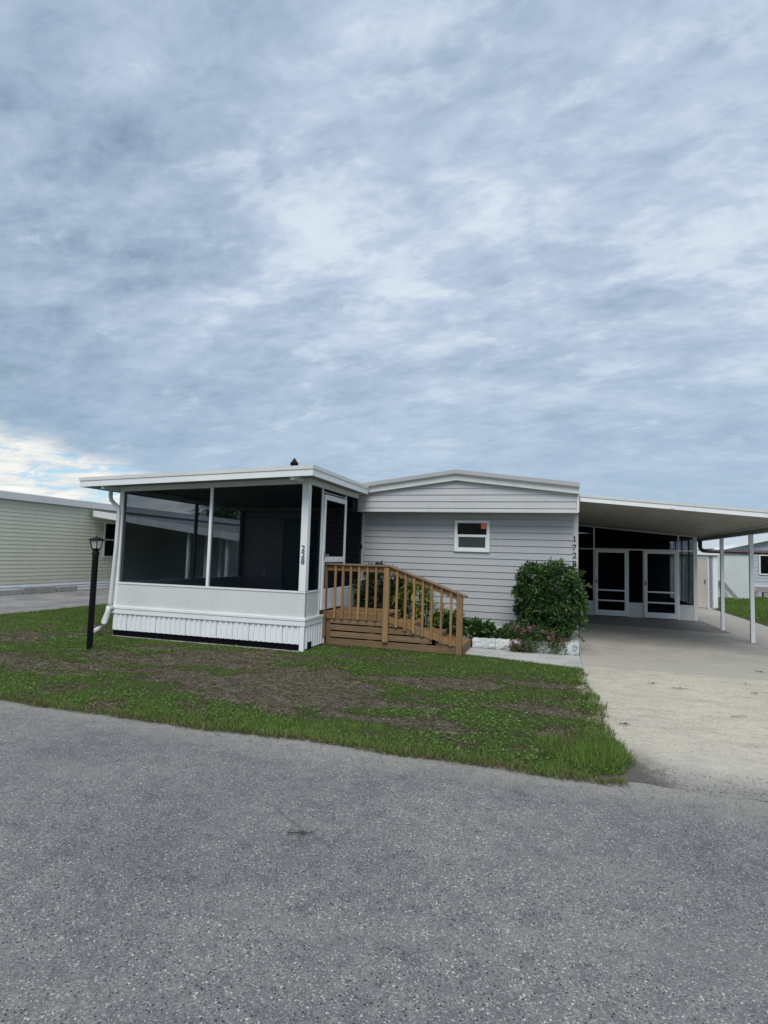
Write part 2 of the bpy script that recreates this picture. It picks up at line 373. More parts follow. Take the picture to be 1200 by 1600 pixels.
def thing(name, label, cat, loc, group=None):
    o = bpy.data.objects.new(name, None); o.empty_display_size = .2; COL.objects.link(o); o.location = loc
    o['label'] = label; o['category'] = cat
    if group: o['group'] = group
    return o
def tag(o, label, cat, group=None):
    o['label'] = label; o['category'] = cat
    if group: o['group'] = group
    return o
def glyph(ch, h, pos, parent, serif=False, mat_='black', depth=.006):
    cu = bpy.data.curves.new('numeral', 'FONT'); cu.body = ch; cu.size = 1; cu.extrude = 0
    cu.offset = .006
    ob = bpy.data.objects.new('tmp', cu); COL.objects.link(ob)
    dg = bpy.context.evaluated_depsgraph_get(); me = bpy.data.meshes.new_from_object(ob.evaluated_get(dg))
    COL.objects.unlink(ob); bpy.data.objects.remove(ob)
    vs = np.array([v_.co[:] for v_ in me.vertices]); mn, mx = vs.min(0), vs.max(0)
    s_ = h/(mx[1]-mn[1]); cx_ = (mn[0]+mx[0])/2; cy_ = (mn[1]+mx[1])/2
    mb = MB(); n = len(vs)
    f = lambda q, d: (pos[0]+(q[0]-cx_)*s_, pos[1]-d, pos[2]+(q[1]-cy_)*s_)
    faces = [tuple(p.vertices) for p in me.polygons]
    from collections import Counter
    ed = Counter(); dirs = []
    for fc in faces:
        for i in range(len(fc)): a_, b_ = fc[i], fc[(i+1) % len(fc)]; ed[frozenset((a_, b_))] += 1; dirs.append((a_, b_))
    side = [(a_, b_, b_+n, a_+n) for a_, b_ in dirs if ed[frozenset((a_, b_))] == 1]
    mb.add([f(q, 0) for q in vs]+[f(q, depth) for q in vs], faces+[tuple(i+n for i in fc) for fc in faces]+side)
    x, y, z = pos
    if serif and ch == '1':
        mb.box(x-.022, x+.030, y-depth, y, z-h/2, z-h/2+.011); mb.slope(x-.022, x+.003, y-depth, y, z+h/2-.030, z+h/2-.018, z+h/2-.012, z+h/2)
    if serif and ch == '7': mb.box(x-.036, x-.027, y-depth, y, z+h/2-.035, z+h/2)
    bpy.data.meshes.remove(me)
    return mb.build('numeral', mat_, parent)
def plank_poly(h, d=.018):
    return [(0, 0), (d, 0), (d, .006), (d-.003, .010), (.006, h-.015), (.0, h-.015)]
_pk = {}
def plank(parent, x0, x1, z0, y, h, mat_, d=.018):      # horizontal siding course on a wall facing -Y
    key = ('f', round(x1-x0, 3), h, mat_, d)
    if key not in _pk:
        mb = MB(); mb.prism(plank_poly(h, d), 0, x1-x0, lambda u, v_, t: (t, -u, v_)); _pk[key] = mb.mesh('siding_plank', mat_)
    return link('siding_plank', _pk[key], parent, loc=(x0, y, z0))
def plank_side(parent, y0, y1, z0, x, h, mat_, sgn=1, d=.018):   # on a wall facing +X (sgn 1) or -X
    key = ('s', round(y1-y0, 3), h, mat_, sgn, d)
    if key not in _pk:
        mb = MB(); mb.prism(plank_poly(h, d), 0, y1-y0, lambda u, v_, t: (sgn*u, t, v_)); _pk[key] = mb.mesh('siding_plank', mat_)
    return link('siding_plank', _pk[key], parent, loc=(x, y0, z0))
def fast_mesh(name, verts, faces, tint=None, mats=('leaf',)):
    me = bpy.data.meshes.new(name); n = len(verts); m_ = len(faces); w = faces.shape[1]
    me.vertices.add(n); me.vertices.foreach_set('co', verts.astype(np.float32).ravel())
    me.loops.add(m_*w); me.loops.foreach_set('vertex_index', faces.astype(np.int32).ravel())
    me.polygons.add(m_); me.polygons.foreach_set('loop_start', np.arange(0, m_*w, w, dtype=np.int32))
    me.update(calc_edges=True)
    if tint is not None:
        at = me.color_attributes.new('tint', 'FLOAT_COLOR', 'POINT')
        c = np.ones((n, 4), np.float32); c[:, :3] = tint; at.data.foreach_set('color', c.ravel())
    for q in mats: me.materials.append(M[q])
    return me
def leaves(P_, D, L, Wd, fold=.25, tint=None, roll=None):
    """P_ base points, D unit directions, L lengths, Wd widths -> folded two-triangle leaves"""
    n = len(P_); r_ = rng.normal(size=(n, 3)) if roll is None else roll
    S = np.cross(D, r_); S /= np.linalg.norm(S, axis=1)[:, None]+1e-9; N = np.cross(S, D)
    L = L[:, None]; Wd = Wd[:, None]
    base = P_; tip = P_+D*L-N*L*.12; mid = P_+D*L*.45
    l_ = mid+S*Wd*.5+N*Wd*fold; r2 = mid-S*Wd*.5+N*Wd*fold
    v_ = np.stack([base, l_, tip, r2], 1).reshape(-1, 3); i = np.arange(n)*4
    f_ = np.concatenate([np.stack([i, i+2, i+1], 1), np.stack([i, i+3, i+2], 1)])
    t_ = None if tint is None else np.repeat(tint, 4, axis=0)
    return v_, f_, t_
def unit(a_): return a_/(np.linalg.norm(a_, axis=1)[:, None]+1e-9)

# ------------------------------------------------------------------ value noise used for lawn cover
def vnoise(x, y, sc, seed=0):
    r_ = np.random.default_rng(seed).random((64, 64)); x = x*sc; y = y*sc
    xi = np.floor(x).astype(int); yi = np.floor(y).astype(int); fx = x-xi; fy = y-yi
    fx = fx*fx*(3-2*fx); fy = fy*fy*(3-2*fy); g_ = lambda a_, b_: r_[a_ % 64, b_ % 64]
    return (g_(xi, yi)*(1-fx)+g_(xi+1, yi)*fx)*(1-fy)+(g_(xi, yi+1)*(1-fx)+g_(xi+1, yi+1)*fx)*fy
def fbm(x, y, sc, seed=0): return sum(vnoise(x, y, sc*2**i, seed+i)*.5**i for i in range(4))/1.875
# bare patches: x, y, rx, ry, strength
PATCH = [(-7.1, 6.2, .8, .26, .9), (-6.05, 6.2, .75, .24, .9), (-5.6, 6.95, 1.0, .30, .8), (-4.8, 7.3, .9, .35, .8), (-5.95, 5.78, .42, .13, .9),
         (-4.2, 6.3, .9, .3, .85), (-3.5, 6.05, .75, .42, 1.), (-3.1, 6.9, .8, .45, .95), (-2.9, 5.62, .5, .22, .9), (-2.3, 5.95, .8, .28, .95),
         (-1.8, 5.42, .45, .13, .8), (-1.7, 7.1, .75, .28, .85), (-1.2, 7.35, .5, .2, .8), (-1.35, 5.4, .25, .1, .7), (-.25, 6.5, .45, .16, .8),
         (-.05, 6.3, .35, .14, .85), (.05, 5.6, .25, .16, .8), (-.1, 7.7, .55, .18, .75), (-9.1, 7.9, .7, .22, .85), (-8.7, 7.35, .6, .18, .85),
         (-6.85, 5.85, .3, .12, .8), (-4.3, 7.9, .8, .25, .5), (-6.3, 7.75, .7, .16, .5), (-10.5, 6.4, 1.2, .35, .8), (-3.9, 5.5, .35, .12, .6), (-2.4, 6.5, .5, .2, .6)]
def cover(x, y):
    c = .99+(fbm(x, y, 1.7, 3)-.5)*1.3+(fbm(x, y*1.6, 4.5, 7)-.5)*1.7
    wx = x+(fbm(x, y, 2.2, 11)-.5)*.7; wy = y+(fbm(x, y, 2.2, 21)-.5)*.45
    for (px, py, rx, ry, s_) in PATCH:
        c = c-s_*1.6*np.exp(-(((wx-px)/rx)**2+((wy-py)/ry)**2)**1.3)
    c = c-.28*(fbm(x, y, 3.2, 33) > .60)
    return np.clip(c, .06, 1)
EY = [4.3, 4.6, 4.75, 5.0, 5.3, 5.8, 6.3, 6.7, 7.05, 7.5, 8.2, 9.0, 9.6]
EX = [.10, .20, .40, .50, .50, .42, .38, .43, .50, .41, .39, .38, .38]
def right_edge(y): return np.interp(y, EY, EX)+(fbm(y*1.0, y*0+3, 5., 41)-.5)*.12
def road_edge(x): return 4.60+(fbm(x, x*0+1, 1.6, 51)-.5)*.16

# ------------------------------------------------------------------ ground, road, slabs
def sheet(name, pts, z, mat_, th=0, **kw):
    mb = MB(); n = len(pts)
    if th: mb.add([(x, y, z) for x, y in pts]+[(x, y, z-th) for x, y in pts], [tuple(range(n))]+[(i, i+n, (i+1) % n+n, (i+1) % n) for i in range(n)])
    else: mb.add([(x, y, z) for x, y in pts], [tuple(range(n))])
    return mb.build(name, mat_, kind='structure', **kw)
sheet('ground', [(-900, -900), (900, -900), (900, 900), (-900, 900)], -.04, 'ground')
sheet('road', [(-120, -4.5), (120, -4.5), (120, 4.9), (-120, 4.9)], -.012, 'asphalt')
def wob(a_, b_, n, amp, seed):
    return [(x, y+amp*(fbm(np.array([x]), np.array([seed*1.]), 2.5, seed)[0]-.5)) for x, y in zip(np.linspace(a_[0], b_[0], n), np.linspace(a_[1], b_[1], n))]
sheet('driveway_apron', wob((.12, 4.66), (6.2, 4.66), 60, .16, 5)+wob((6.2, 6.959), (.12, 6.959), 20, .004, 6), -.008, 'apron', .03)
sheet('driveway', wob((.12, 6.962), (6.2, 6.962), 20, .012, 6)[:1]+[(.12, 6.962), (6.2, 6.962), (6.2, 9.386), (.12, 9.386)][1:], -.004, 'apron', .03)
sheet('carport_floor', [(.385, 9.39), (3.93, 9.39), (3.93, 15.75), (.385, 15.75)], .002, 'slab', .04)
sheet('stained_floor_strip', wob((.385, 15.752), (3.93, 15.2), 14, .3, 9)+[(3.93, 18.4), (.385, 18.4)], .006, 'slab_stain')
sheet('side_walk', [(3.945, 9.39), (5.75, 9.39), (5.6, 18.0), (5.45, 24.2), (3.945, 24.2)], .0, 'slab', .04)
sheet('walkway', [(-1.9, 9.55), (-1.34, 9.40), (.372, 8.98), (.372, 10.05), (-1.9, 10.05)], .035, 'walk', .07)
sheet('neighbour_pavement', [(-16.7, 4.7), (-11.9, 4.7), (-11.85, 14), (-11.8, 30), (-16.7, 30)], .01, 'old_concrete', .05)
# lawn as a fine grid with soft relief
def lawn_grid(name, x0, x1f, y0f, y1, nx, ny):
    j = np.linspace(0, 1, ny)[:, None]; i = np.linspace(0, 1, nx)[None, :]
    X = np.broadcast_to(x0+(-.0-x0)*0+i*0, (ny, nx))*1.
    yb = y0f
    Yc = 4.5+(y1-4.5)*j+i*0
    X = x0+(x1f(Yc)-x0)*i
    Yl = y0f(X) if callable(y0f) else X*0+y0f
    Y = Yl+(y1-Yl)*j
    cv = cover(X, Y)
    edge = np.minimum(np.minimum((Y-Yl), (x1f(Y)-X))*4, 1).clip(0, 1)
    Z = -.018+edge*(.026+.02*(fbm(X, Y, 1.1, 61)-.5)+.012*(fbm(X, Y, 6, 71)-.5)+.01*cv)
    vs = np.stack([X, Y, Z], -1).reshape(-1, 3)
    a_ = (np.arange(ny-1)[:, None]*nx+np.arange(nx-1)[None]).ravel()
    me = fast_mesh(name, vs, np.stack([a_, a_+1, a_+nx+1, a_+nx], 1), None, ('lawn',))
    at = me.attributes.new('cover', 'FLOAT', 'POINT'); at.data.foreach_set('value', cv.ravel().astype(np.float32))
    for p in me.polygons: p.use_smooth = True
    return link(name, me, kind='structure')
lawn_grid('front_lawn', -11.86, right_edge, road_edge, 9.5, 420, 160)
lawn_grid('side_lawn', -11.86, lambda y: y*0-7.5, 9.51, 24., 80, 120)
lawn_grid('back_lawn', 5.4, lambda y: y*0+30., 15., 34., 90, 90)
lawn_grid('planter_soil_lawn', -3.8, lambda y: y*0-1.42, 9.51, 11.15, 40, 30)

# ------------------------------------------------------------------ grass
def blades(name, X, Y, Lm, Wm, dens_tint, z0=0.0):
    n = len(X); cv = cover(X, Y)
    az = rng.random(n)*2*np.pi; lean = rng.random(n)*1.15+.25
    L = Lm*(.5+rng.random(n)*.9)*(.55+.5*cv)
    D = np.stack([np.cos(az)*np.sin(lean), np.sin(az)*np.sin(lean), np.cos(lean)], 1)
    S = np.stack([-np.sin(az+rng.normal(size=n)*.6), np.cos(az+rng.normal(size=n)*.6), np.zeros(n)], 1)
    Bp = np.stack([X, Y, np.full(n, z0)], 1)
    Wd = (Wm*(.6+rng.random(n)*.8))[:, None]
    v_ = np.stack([Bp-S*Wd*.5, Bp+S*Wd*.5, Bp+D*L[:, None]], 1).reshape(-1, 3); i = np.arange(n)*3
    f_ = np.stack([i, i+1, i+2], 1)
    u = rng.random(n)
    g1 = np.array([.066, .128, .028]); g2 = np.array([.145, .212, .052]); g3 = np.array([.21, .25, .09]); br = np.array([.16, .12, .085])
    big_ = fbm(X, Y, .9, 81)[:, None]
    c = g1+(g2-g1)*u[:, None]; c = c*(.75+.5*big_)*(1+.22*np.clip(1.5-(Y-4.6)*1.6, 0, 1))[:, None]
    c = np.where((rng.random(n) < .10)[:, None], g3, c)
    dead = rng.random(n) < (.06+.6*(1-np.clip(cv*1.15, 0, 1))+dens_tint)
    c = np.where(dead[:, None], br*(.6+rng.random(n)*.8)[:, None], c)
    return v_, f_, np.repeat(c, 3, axis=0)
def join(parts):
    V, Fc, T = [], [], []; b = 0
    for v_, f_, t_ in parts: V.append(v_); Fc.append(f_+b); T.append(t_); b += len(v_)
    return np.concatenate(V), np.concatenate(Fc), np.concatenate(T)
def scatter(n, x0, x1, y0, y1, keep):
    X = x0+(x1-x0)*rng.random(n); Y = y0+(y1-y0)*rng.random(n); k_ = keep(X, Y); return X[k_], Y[k_]
def front_keep(X, Y):
    ok = (X < right_edge(Y)-.02+rng.random(len(X))*.05) & (Y > road_edge(X)-.05+rng.random(len(X))*.07)
    ok &= ~((X > -7.62) & (X < -3.86) & (Y > 8.38)) & ~((X > -3.9) & (X < -1.45) & (Y > 9.33))
    wl = np.interp(X, [-1.46, -1.34, .38], [9.46, 9.40, 8.97]); ok &= ~((X > -1.46) & (Y > wl))
    c = cover(X, Y); return ok & (rng.random(len(X)) < c**1.3*.92+.07)
G = []
X, Y = scatter(560000, -11.8, .75, 4.5, 9.5, front_keep); G.append(blades('', X, Y, .036, .0085, 0))
X, Y = scatter(60000, -11.8, .7, 4.5, 5.25, lambda a_, b_: front_keep(a_, b_) & (rng.random(len(a_)) < np.clip(1.25-(b_-4.6)*2, .0, 1))); G.append(blades('', X, Y, .055, .009, 0))
# fringe leaning over the road, partly dry
X, Y = scatter(26000, -11.8, .5, 4.5, 4.75, lambda a_, b_: np.abs(b_-road_edge(a_)) < .06); G.append(blades('', X, Y, .05, .008, .55))
# taller tufts left by the mower around the lamp post and against the porch base and steps
tx, ty = [], []
for (cx_, cy_, rr_, k_) in ((-6.9, 7.2, .11, 260), (-7.8, 8.35, .2, 300)):
    a_ = rng.random(k_)*6.283; q_ = rr_*(.5+.6*rng.random(k_)); tx.append(cx_+q_*np.cos(a_)); ty.append(cy_+q_*np.sin(a_))
k_ = 700; tx.append(-7.7+3.85*rng.random(k_)); ty.append(8.36-np.abs(rng.normal(size=k_))*.03)
k_ = 2200; tx.append(-3.85+2.4*rng.random(k_)); ty.append(9.21-np.abs(rng.normal(size=k_))*.04)
X = np.concatenate(tx); Y = np.concatenate(ty); k_ = fbm(X, Y, 2.4, 111) > .42; G.append(blades('', X[k_], Y[k_], .06, .009, .05))
# lush clump at the corner by the driveway
X, Y = scatter(16000, -.35, .75, 4.75, 5.75, lambda a_, b_: (((a_-.22)/.33)**2+((b_-5.2)/.42)**2 < 1+rng.random(len(a_))*.3) & (a_ < right_edge(b_)+.03)); G.append(blades('', X, Y, .105, .009, -.04))
X, Y = scatter(5000, .3, .85, 4.7, 6.9, lambda a_, b_: np.abs(a_-right_edge(b_)) < .09); G.append(blades('', X, Y, .07, .008, .15))
# side lawn beside the porch
X, Y = scatter(170000, -11.85, -7.65, 9.45, 16, lambda a_, b_: rng.random(len(a_)) < cover(a_, b_)); G.append(blades('', X, Y, .06, .012, 0))
gr = link('grass', fast_mesh('grass', *join(G), mats=('grass',)), kind='stuff')
tag(gr, 'patchy green and dry grass growing in front of the mobile home', 'grass')
X, Y = scatter(150000, 5.5, 13, 17, 33, lambda a_, b_: a_ > np.interp(b_, [17, 24, 25, 31], [5.68, 5.45, 5.7, 5.5]))
g2_ = link('grass', fast_mesh('grass', *blades('', X, Y, .09, .022, -.05), mats=('grass',)), kind='stuff')
tag(g2_, 'green back lawn seen between the carport posts', 'grass')
# broad-leaved weeds matting the turf
X, Y = scatter(85000, -11.8, .6, 4.7, 9.3, lambda a_, b_: front_keep(a_, b_) & (fbm(a_, b_, 1.4, 91)+(rng.random(len(a_))-.5)*.35 > .45))
n = len(X); az = rng.random(n)*2*np.pi; up = .15+rng.random(n)*.5
D = unit(np.stack([np.cos(az), np.sin(az), up], 1)); zt = .012+rng.random(n)*.03
c = np.array([.11, .195, .05])*(.6+rng.random((n, 1))*.9)+np.array([.02, .015, .0])*rng.random((n, 1))
c = np.where(rng.random((n, 1)) < .012, np.array([.35, .38, .25]), c)
v_, f_, t_ = leaves(np.stack([X, Y, zt], 1), D, .016+rng.random(n)*.022, .010+rng.random(n)*.014, .1, c, np.tile([0, 0, 1.], (n, 1))+rng.normal(size=(n, 3))*.25)
wd = link('lawn_weeds', fast_mesh('lawn_weeds', v_, f_, t_, ('grass',)), kind='stuff')
tag(wd, 'low broad leaved weeds matted through the front lawn', 'weeds')
# dead straws lying flat over turf and bare soil
X, Y = scatter(100000, -11.8, .6, 4.62, 9.4, lambda a_, b_: (a_ < right_edge(b_)-.02) & (b_ > road_edge(a_)) & ~((a_ > -7.62) & (a_ < -3.86) & (b_ > 8.43)) & ~((a_ > -3.9) & (b_ > 9.0)) & (rng.random(len(a_)) < .06+1.1*(1-cover(a_, b_))))
n = len(X); az = rng.random(n)*2*np.pi; D = unit(np.stack([np.cos(az), np.sin(az), .05+.35*rng.random(n)], 1))
c = np.array([.25, .20, .15])*(.35+rng.random((n, 1))*1.1); c = np.where(rng.random((n, 1)) < .35, np.array([.05, .075, .022])*(.6+.8*rng.random((n, 1))), c)
v_, f_, t_ = leaves(np.stack([X, Y, .012+rng.random(n)*.015], 1), D, .02+rng.random(n)*.045, .0035+rng.random(n)*.004, .1, c)
ts = link('dead_thatch', fast_mesh('dead_thatch', v_, f_, t_, ('grass',)), kind='stuff')
tag(ts, 'dry straw coloured thatch strewn over the front lawn and its bare patches', 'dry grass')
# loose stones along the road edge and in the bare soil
def stones(n, xr, yr, sz, keep=None):
    mb_v = []; mb_f = []; T = []
    base = np.array([[1, 0, 0], [-1, 0, 0], [0, 1, 0], [0, -1, 0], [0, 0, 1], [0, 0, -1]])
    fs = np.array([[0, 2, 4], [2, 1, 4], [1, 3, 4], [3, 0, 4], [2, 0, 5], [1, 2, 5], [3, 1, 5], [0, 3, 5]])
    X = xr[0]+(xr[1]-xr[0])*rng.random(n); Y = yr[0]+(yr[1]-yr[0])*rng.random(n)
    if keep: k_ = keep(X, Y); X = X[k_]; Y = Y[k_]
    n = len(X); s_ = sz*(.4+rng.random(n)**2*1.4)
    V = base[None]*(s_[:, None, None]*(.6+.8*rng.random((n, 6, 1)))); V[:, :, 2] *= .5
    V = V+np.stack([X, Y, np.full(n, .0)], 1)[:, None]
    Fc = fs[None]+(np.arange(n)*6)[:, None, None]
    c = np.where(rng.random((n, 1)) < .5, np.array([.40, .38, .34]), np.array([.20, .19, .17]))*(.6+.7*rng.random((n, 1)))
    return V.reshape(-1, 3), Fc.reshape(-1, 3), np.repeat(c, 6, axis=0)
S_ = [stones(9000, (-9, 4), (4.3, 4.78), .0035), stones(2500, (-6, 3), (1.2, 4.5), .003), stones(900, (.5, 4.5), (4.7, 9), .0035), stones(1800, (.6, 4.5), (4.65, 5.1), .004)]
st_ = link('loose_gravel', fast_mesh('loose_gravel', *join(S_), mats=('petal',)), kind='stuff')
tag(st_, 'loose grit and tiny stones scattered on road and driveway', 'gravel')

# ------------------------------------------------------------------ mobile home
HX0, HX1, HY = -3.93, .37, 11.2
home = thing('mobile_home', 'grey sided mobile home with shallow gable roof and small front window', 'mobile home', (-1.8, 14.5, 0))
WX0, WX1, WZ0, WZ1 = -1.945, -1.254, 1.71, 2.328
CH_ = .1285
z = .305; i = 0
while z < 2.47:
    if z+CH_ > WZ0+.03 and z < WZ1-.005:
        plank(home, HX0+.09, WX0-.012, z, HY, CH_, 'siding'); plank(home, WX1+.012, HX1-.085, z, HY, CH_, 'siding')
    else: plank(home, HX0+.09, HX1-.085, z, HY, CH_, 'siding')
    z += CH_
MB().box(HX0, HX1, HY+.001, 24, .02, 2.7).build('wall', 'siding', home)
for x0, x1 in ((HX0, HX0+.088), (HX1-.083, HX1+.012)):
    MB().box(x0, x1, HY-.022, HY+.03, .18, 2.467).build('corner_trim', 'trim_grey', home, .004)
MB().box(HX0+.09, HX1-.085, HY-.024, HY, .175, .298).build('base_trim', 'white', home, .004)
MB().box(HX0+.05, HX1-.02, HY-.006, HY, .0, .172).build('base_skirt', 'siding', home)
# protruding gable above the wall
BY = 10.85; PKX = -1.87
def gz(x): return 3.135-(abs(x-PKX)*(.142 if x < PKX else .139))
lines = [2.478, 2.542, 2.672, 2.802, 2.932, 3.062]
for a_, b_ in zip(lines, lines[1:]+[3.2]):
    pts = []; d = .016
    # clip the course against the gable slope
    xs = [HX0-.05+.03, PKX, HX1-.03]
    def span(zv):
        l_ = PKX-max(0, (3.135-zv))/.142; r_ = PKX+max(0, (3.135-zv))/.139
        return max(l_, HX0-.02), min(r_, HX1-.03)
    la, ra = span(a_); zb = min(b_-.008, 3.13); lb, rb = span(zb)
    if ra-la < .1: continue
    if rb-lb < .05: lb = rb = PKX
    poly = [(la, a_), (ra, a_)]
    zr = min(gz(HX1-.03), zb)
    if ra >= HX1-.031 and rb < HX1-.031: poly.append((HX1-.03, max(gz(HX1-.03), a_+.001)))
    poly.append((rb, zb))
    if lb < rb: poly.append((lb, zb))
    if la <= HX0-.019 and lb > HX0-.019: poly.append((HX0-.02, max(gz(HX0-.02), a_+.001)))
    n = len(poly); mb = MB()
    fr = [(x, BY-.018+(.013*(zv-a_)/(zb-a_)), zv) for x, zv in poly]; bk = [(x, BY, zv) for x, zv in poly]
    mb.add(fr+bk, [tuple(range(n))]+[tuple(range(n, 2*n))[::-1]]+[(q, (q+1) % n, n+(q+1) % n, n+q) for q in range(n)])
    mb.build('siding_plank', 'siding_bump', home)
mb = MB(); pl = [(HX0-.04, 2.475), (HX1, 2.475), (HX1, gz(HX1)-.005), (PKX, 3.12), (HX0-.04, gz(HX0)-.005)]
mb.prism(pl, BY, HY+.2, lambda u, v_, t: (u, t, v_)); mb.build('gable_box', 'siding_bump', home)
MB().box(HX0-.045, HX1+.002, BY-.026, BY, 2.462, 2.474).build('drip_trim', 'white_dirty', home)
MB().box(HX1-.028, HX1+.014, BY-.024, BY+.02, 2.476, 2.80).build('corner_trim', 'white_dirty', home)
MB().box(HX0-.06, HX0-.022, BY-.024, BY+.02, 2.476, 2.80).build('corner_trim', 'white_dirty', home)
# roof fascia in two steps, with a bright lip between
def rz(x): return 3.275-abs(x-PKX)*(.133 if x < PKX else .1205)
def rakeband(name, y0, y1, o0, o1, mat_, xa=-4.35, xb=.385):
    mb = MB()
    for xl, xr_ in ((xa, PKX), (PKX, xb)):
        mb.slope(xl, xr_, y0, y1, rz(xl)+o0, rz(xl)+o1, rz(xr_)+o0, rz(xr_)+o1)
    return mb.build(name, mat_, home)
rakeband('roof_fascia', 10.76, 10.84, -.20, -.095, 'white_dirty')
rakeband('roof_lip', 10.735, 10.84, -.094, -.078, 'white')
rakeband('roof_edge', 10.70, 10.84, -.077, 0, 'cap_grey')
mb = MB(); pr = [(-4.35, rz(-4.35)-.08), (-4.35, rz(-4.35)-.004), (PKX, rz(PKX)-.004), (.385, rz(.385)-.004), (.385, rz(.385)-.08), (PKX, rz(PKX)-.08)]
mb.prism(pr, 10.842, 24.3, lambda u, v_, t: (u, t, v_)); mb.build('roof', 'roof_white', home)
# front window
wf = MB()
wf.box(WX0, WX1, HY-.045, HY-.002, WZ1-.055, WZ1); wf.box(WX0, WX1, HY-.045, HY-.002, WZ0, WZ0+.055)
wf.box(WX0, WX0+.06, HY-.045, HY-.002, WZ0+.056, WZ1-.056); wf.box(WX1-.06, WX1, HY-.045, HY-.002, WZ0+.056, WZ1-.056)
win = wf.build('window', 'white', home, .004)
MB().box(WX0+.061, WX1-.061, HY-.04, HY-.004, 2.0, 2.048).build('meeting_rail', 'white', win, .003)
MB().box(WX0+.061, WX1-.061, HY-.022, HY-.006, 2.049, WZ1-.056).build('pane', 'glass', win)
MB().box(WX0+.082, WX1-.082, HY-.028, HY-.004, WZ0+.085, 1.992).build('pane', 'pane_pale', win)
sf = MB()
sf.box(WX0+.061, WX0+.081, HY-.034, HY-.004, WZ0+.057, 1.998); sf.box(WX1-.081, WX1-.061, HY-.034, HY-.004, WZ0+.057, 1.998)
sf.box(WX0+.081, WX1-.081, HY-.034, HY-.004, WZ0+.057, WZ0+.084); sf.build('sash', 'white', win)
MB().box(WX1-.17, WX1-.068, HY-.026, HY-.0225, 2.165, 2.27).build('pane_reflection', 'orange', win)  # orange plate painted in for a reflection on the upper pane
wt = MB(); wt.box(WX0-.011, WX0-.001, HY-.03, HY, WZ0-.012, WZ1+.012); wt.box(WX1+.001, WX1+.011, HY-.03, HY, WZ0-.012, WZ1+.012)
wt.box(WX0-.001, WX1+.001, HY-.03, HY, WZ1+.001, WZ1+.012); wt.box(WX0-.001, WX1+.001, HY-.03, HY, WZ0-.012, WZ0-.001); wt.build('window_channel', 'trim_grey', home)
for ch, zc in zip('1728', (2.005, 1.843, 1.695, 1.54)): glyph(ch, .105, (.318, HY-.023, zc), home, True)
MB().box(-3.905, -3.875, HY-.05, HY-.023, 1.72, 1.80).build('doorbell_box', 'black', home)

# ------------------------------------------------------------------ screened porch
PX0, PX1, PY = -7.62, -3.87, 8.46
porch = thing('screened_porch', 'white framed porch with dark insect screens and flat overhanging roof, numbered 228', 'porch', (-5.7, 10, 0))
def pz(x): return 2.795+(x+3.62)*.033          # underside of the roof
XL, XR = -8.12, -3.62
for nm, o0, o1, pr_, mt_ in (('fascia', .0, .10, .0, 'white'), ('fascia_cap', .104, .165, .012, 'white_dirty')):
    MB().slope(XL-pr_, XR+pr_, 8.0-pr_, 8.03, pz(XL)+o0, pz(XL)+o1, pz(XR)+o0, pz(XR)+o1).build(nm, mt_, porch)
    MB().box(XR-.03, XR+pr_, 8.031, 10.69, pz(XR)+o0, pz(XR)+o1).build(nm, mt_, porch)
    MB().box(XL-pr_, XL+.03, 8.031, 15.0, pz(XL)+o0, pz(XL)+o1).build(nm, mt_, porch)
for k_ in range(15):     # pan panels of the roof: each 0.3 m wide
    xa = XL+.032+k_*.2957; xb = xa+.292
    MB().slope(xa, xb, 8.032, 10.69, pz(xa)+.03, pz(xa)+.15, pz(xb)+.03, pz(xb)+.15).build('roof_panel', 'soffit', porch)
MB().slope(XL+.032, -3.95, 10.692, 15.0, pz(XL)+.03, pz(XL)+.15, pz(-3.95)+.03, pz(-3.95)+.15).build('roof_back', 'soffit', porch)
for xx in (-7.70, -4.03):     # header beams that poke out under the overhang
    MB().box(xx, xx+.07, 8.05, 8.425, pz(xx)-.045, pz(xx)+.026).build('beam_end', 'white', porch)
MB().slope(PX0, PX1+.01, PY-.03, PY+.03, pz(PX0)-.055, pz(PX0)+.028, pz(PX1)-.055, pz(PX1)+.028).build('front_header', 'white', porch)
MB().box(PX1-.05, PX1+.012, PY+.031, 10.83, pz(PX1)-.065, pz(PX1)+.026).build('side_header', 'white', porch)
MB().box(PX0-.01, PX0+.05, PY+.031, 12.7, pz(PX0)-.055, pz(PX0)+.026).build('side_header', 'white', porch)
SZ = .965
def post(x0, x1, y0, y1, z0, z1, nm='post', mt_='white', par=None): return MB().box(x0, x1, y0, y1, z0, z1).build(nm, mt_, par or porch, .003)
post(PX0+.0, PX0+.085, PY-.032, PY+.06, .5, pz(PX0)-.056, 'corner_post')
post(-5.722, -5.672, PY-.03, PY+.03, SZ+.012, pz(-5.7)-.056, 'mullion')
cp = post(PX1-.115, PX1+.003, PY-.035, PY+.075, SZ+.012, pz(PX1)-.056, 'corner_post')
for ch, zc in zip('228', (1.668, 1.562, 1.456)): glyph(ch, .094, (PX1-.057, PY-.0355, zc), porch)
# sill, kick plates, ledge
MB().box(PX0, PX1+.004, PY-.034, PY+.03, SZ-.018, SZ+.01).build('sill', 'white', porch)
MB().box(PX0+.02, PX1, PY-.022, PY+.02, .535, SZ-.019).build('kick_plate', 'kick', porch)
lg = MB(); lg.box(PX0-.03, PX1+.03, PY-.05, PY+.02, .50, .548); lg.box(PX0-.02, PX1+.02, PY-.04, PY+.02, .415, .499); lg.build('ledge', 'white', porch, .006)
for x0, x1 in ((PX0+.086, -5.723), (-5.671, PX1-.116)):
    MB().box(x0, x1, PY-.002, PY+.001, SZ+.011, pz((x0+x1)/2)-.05).build('screen', 'screen', porch)
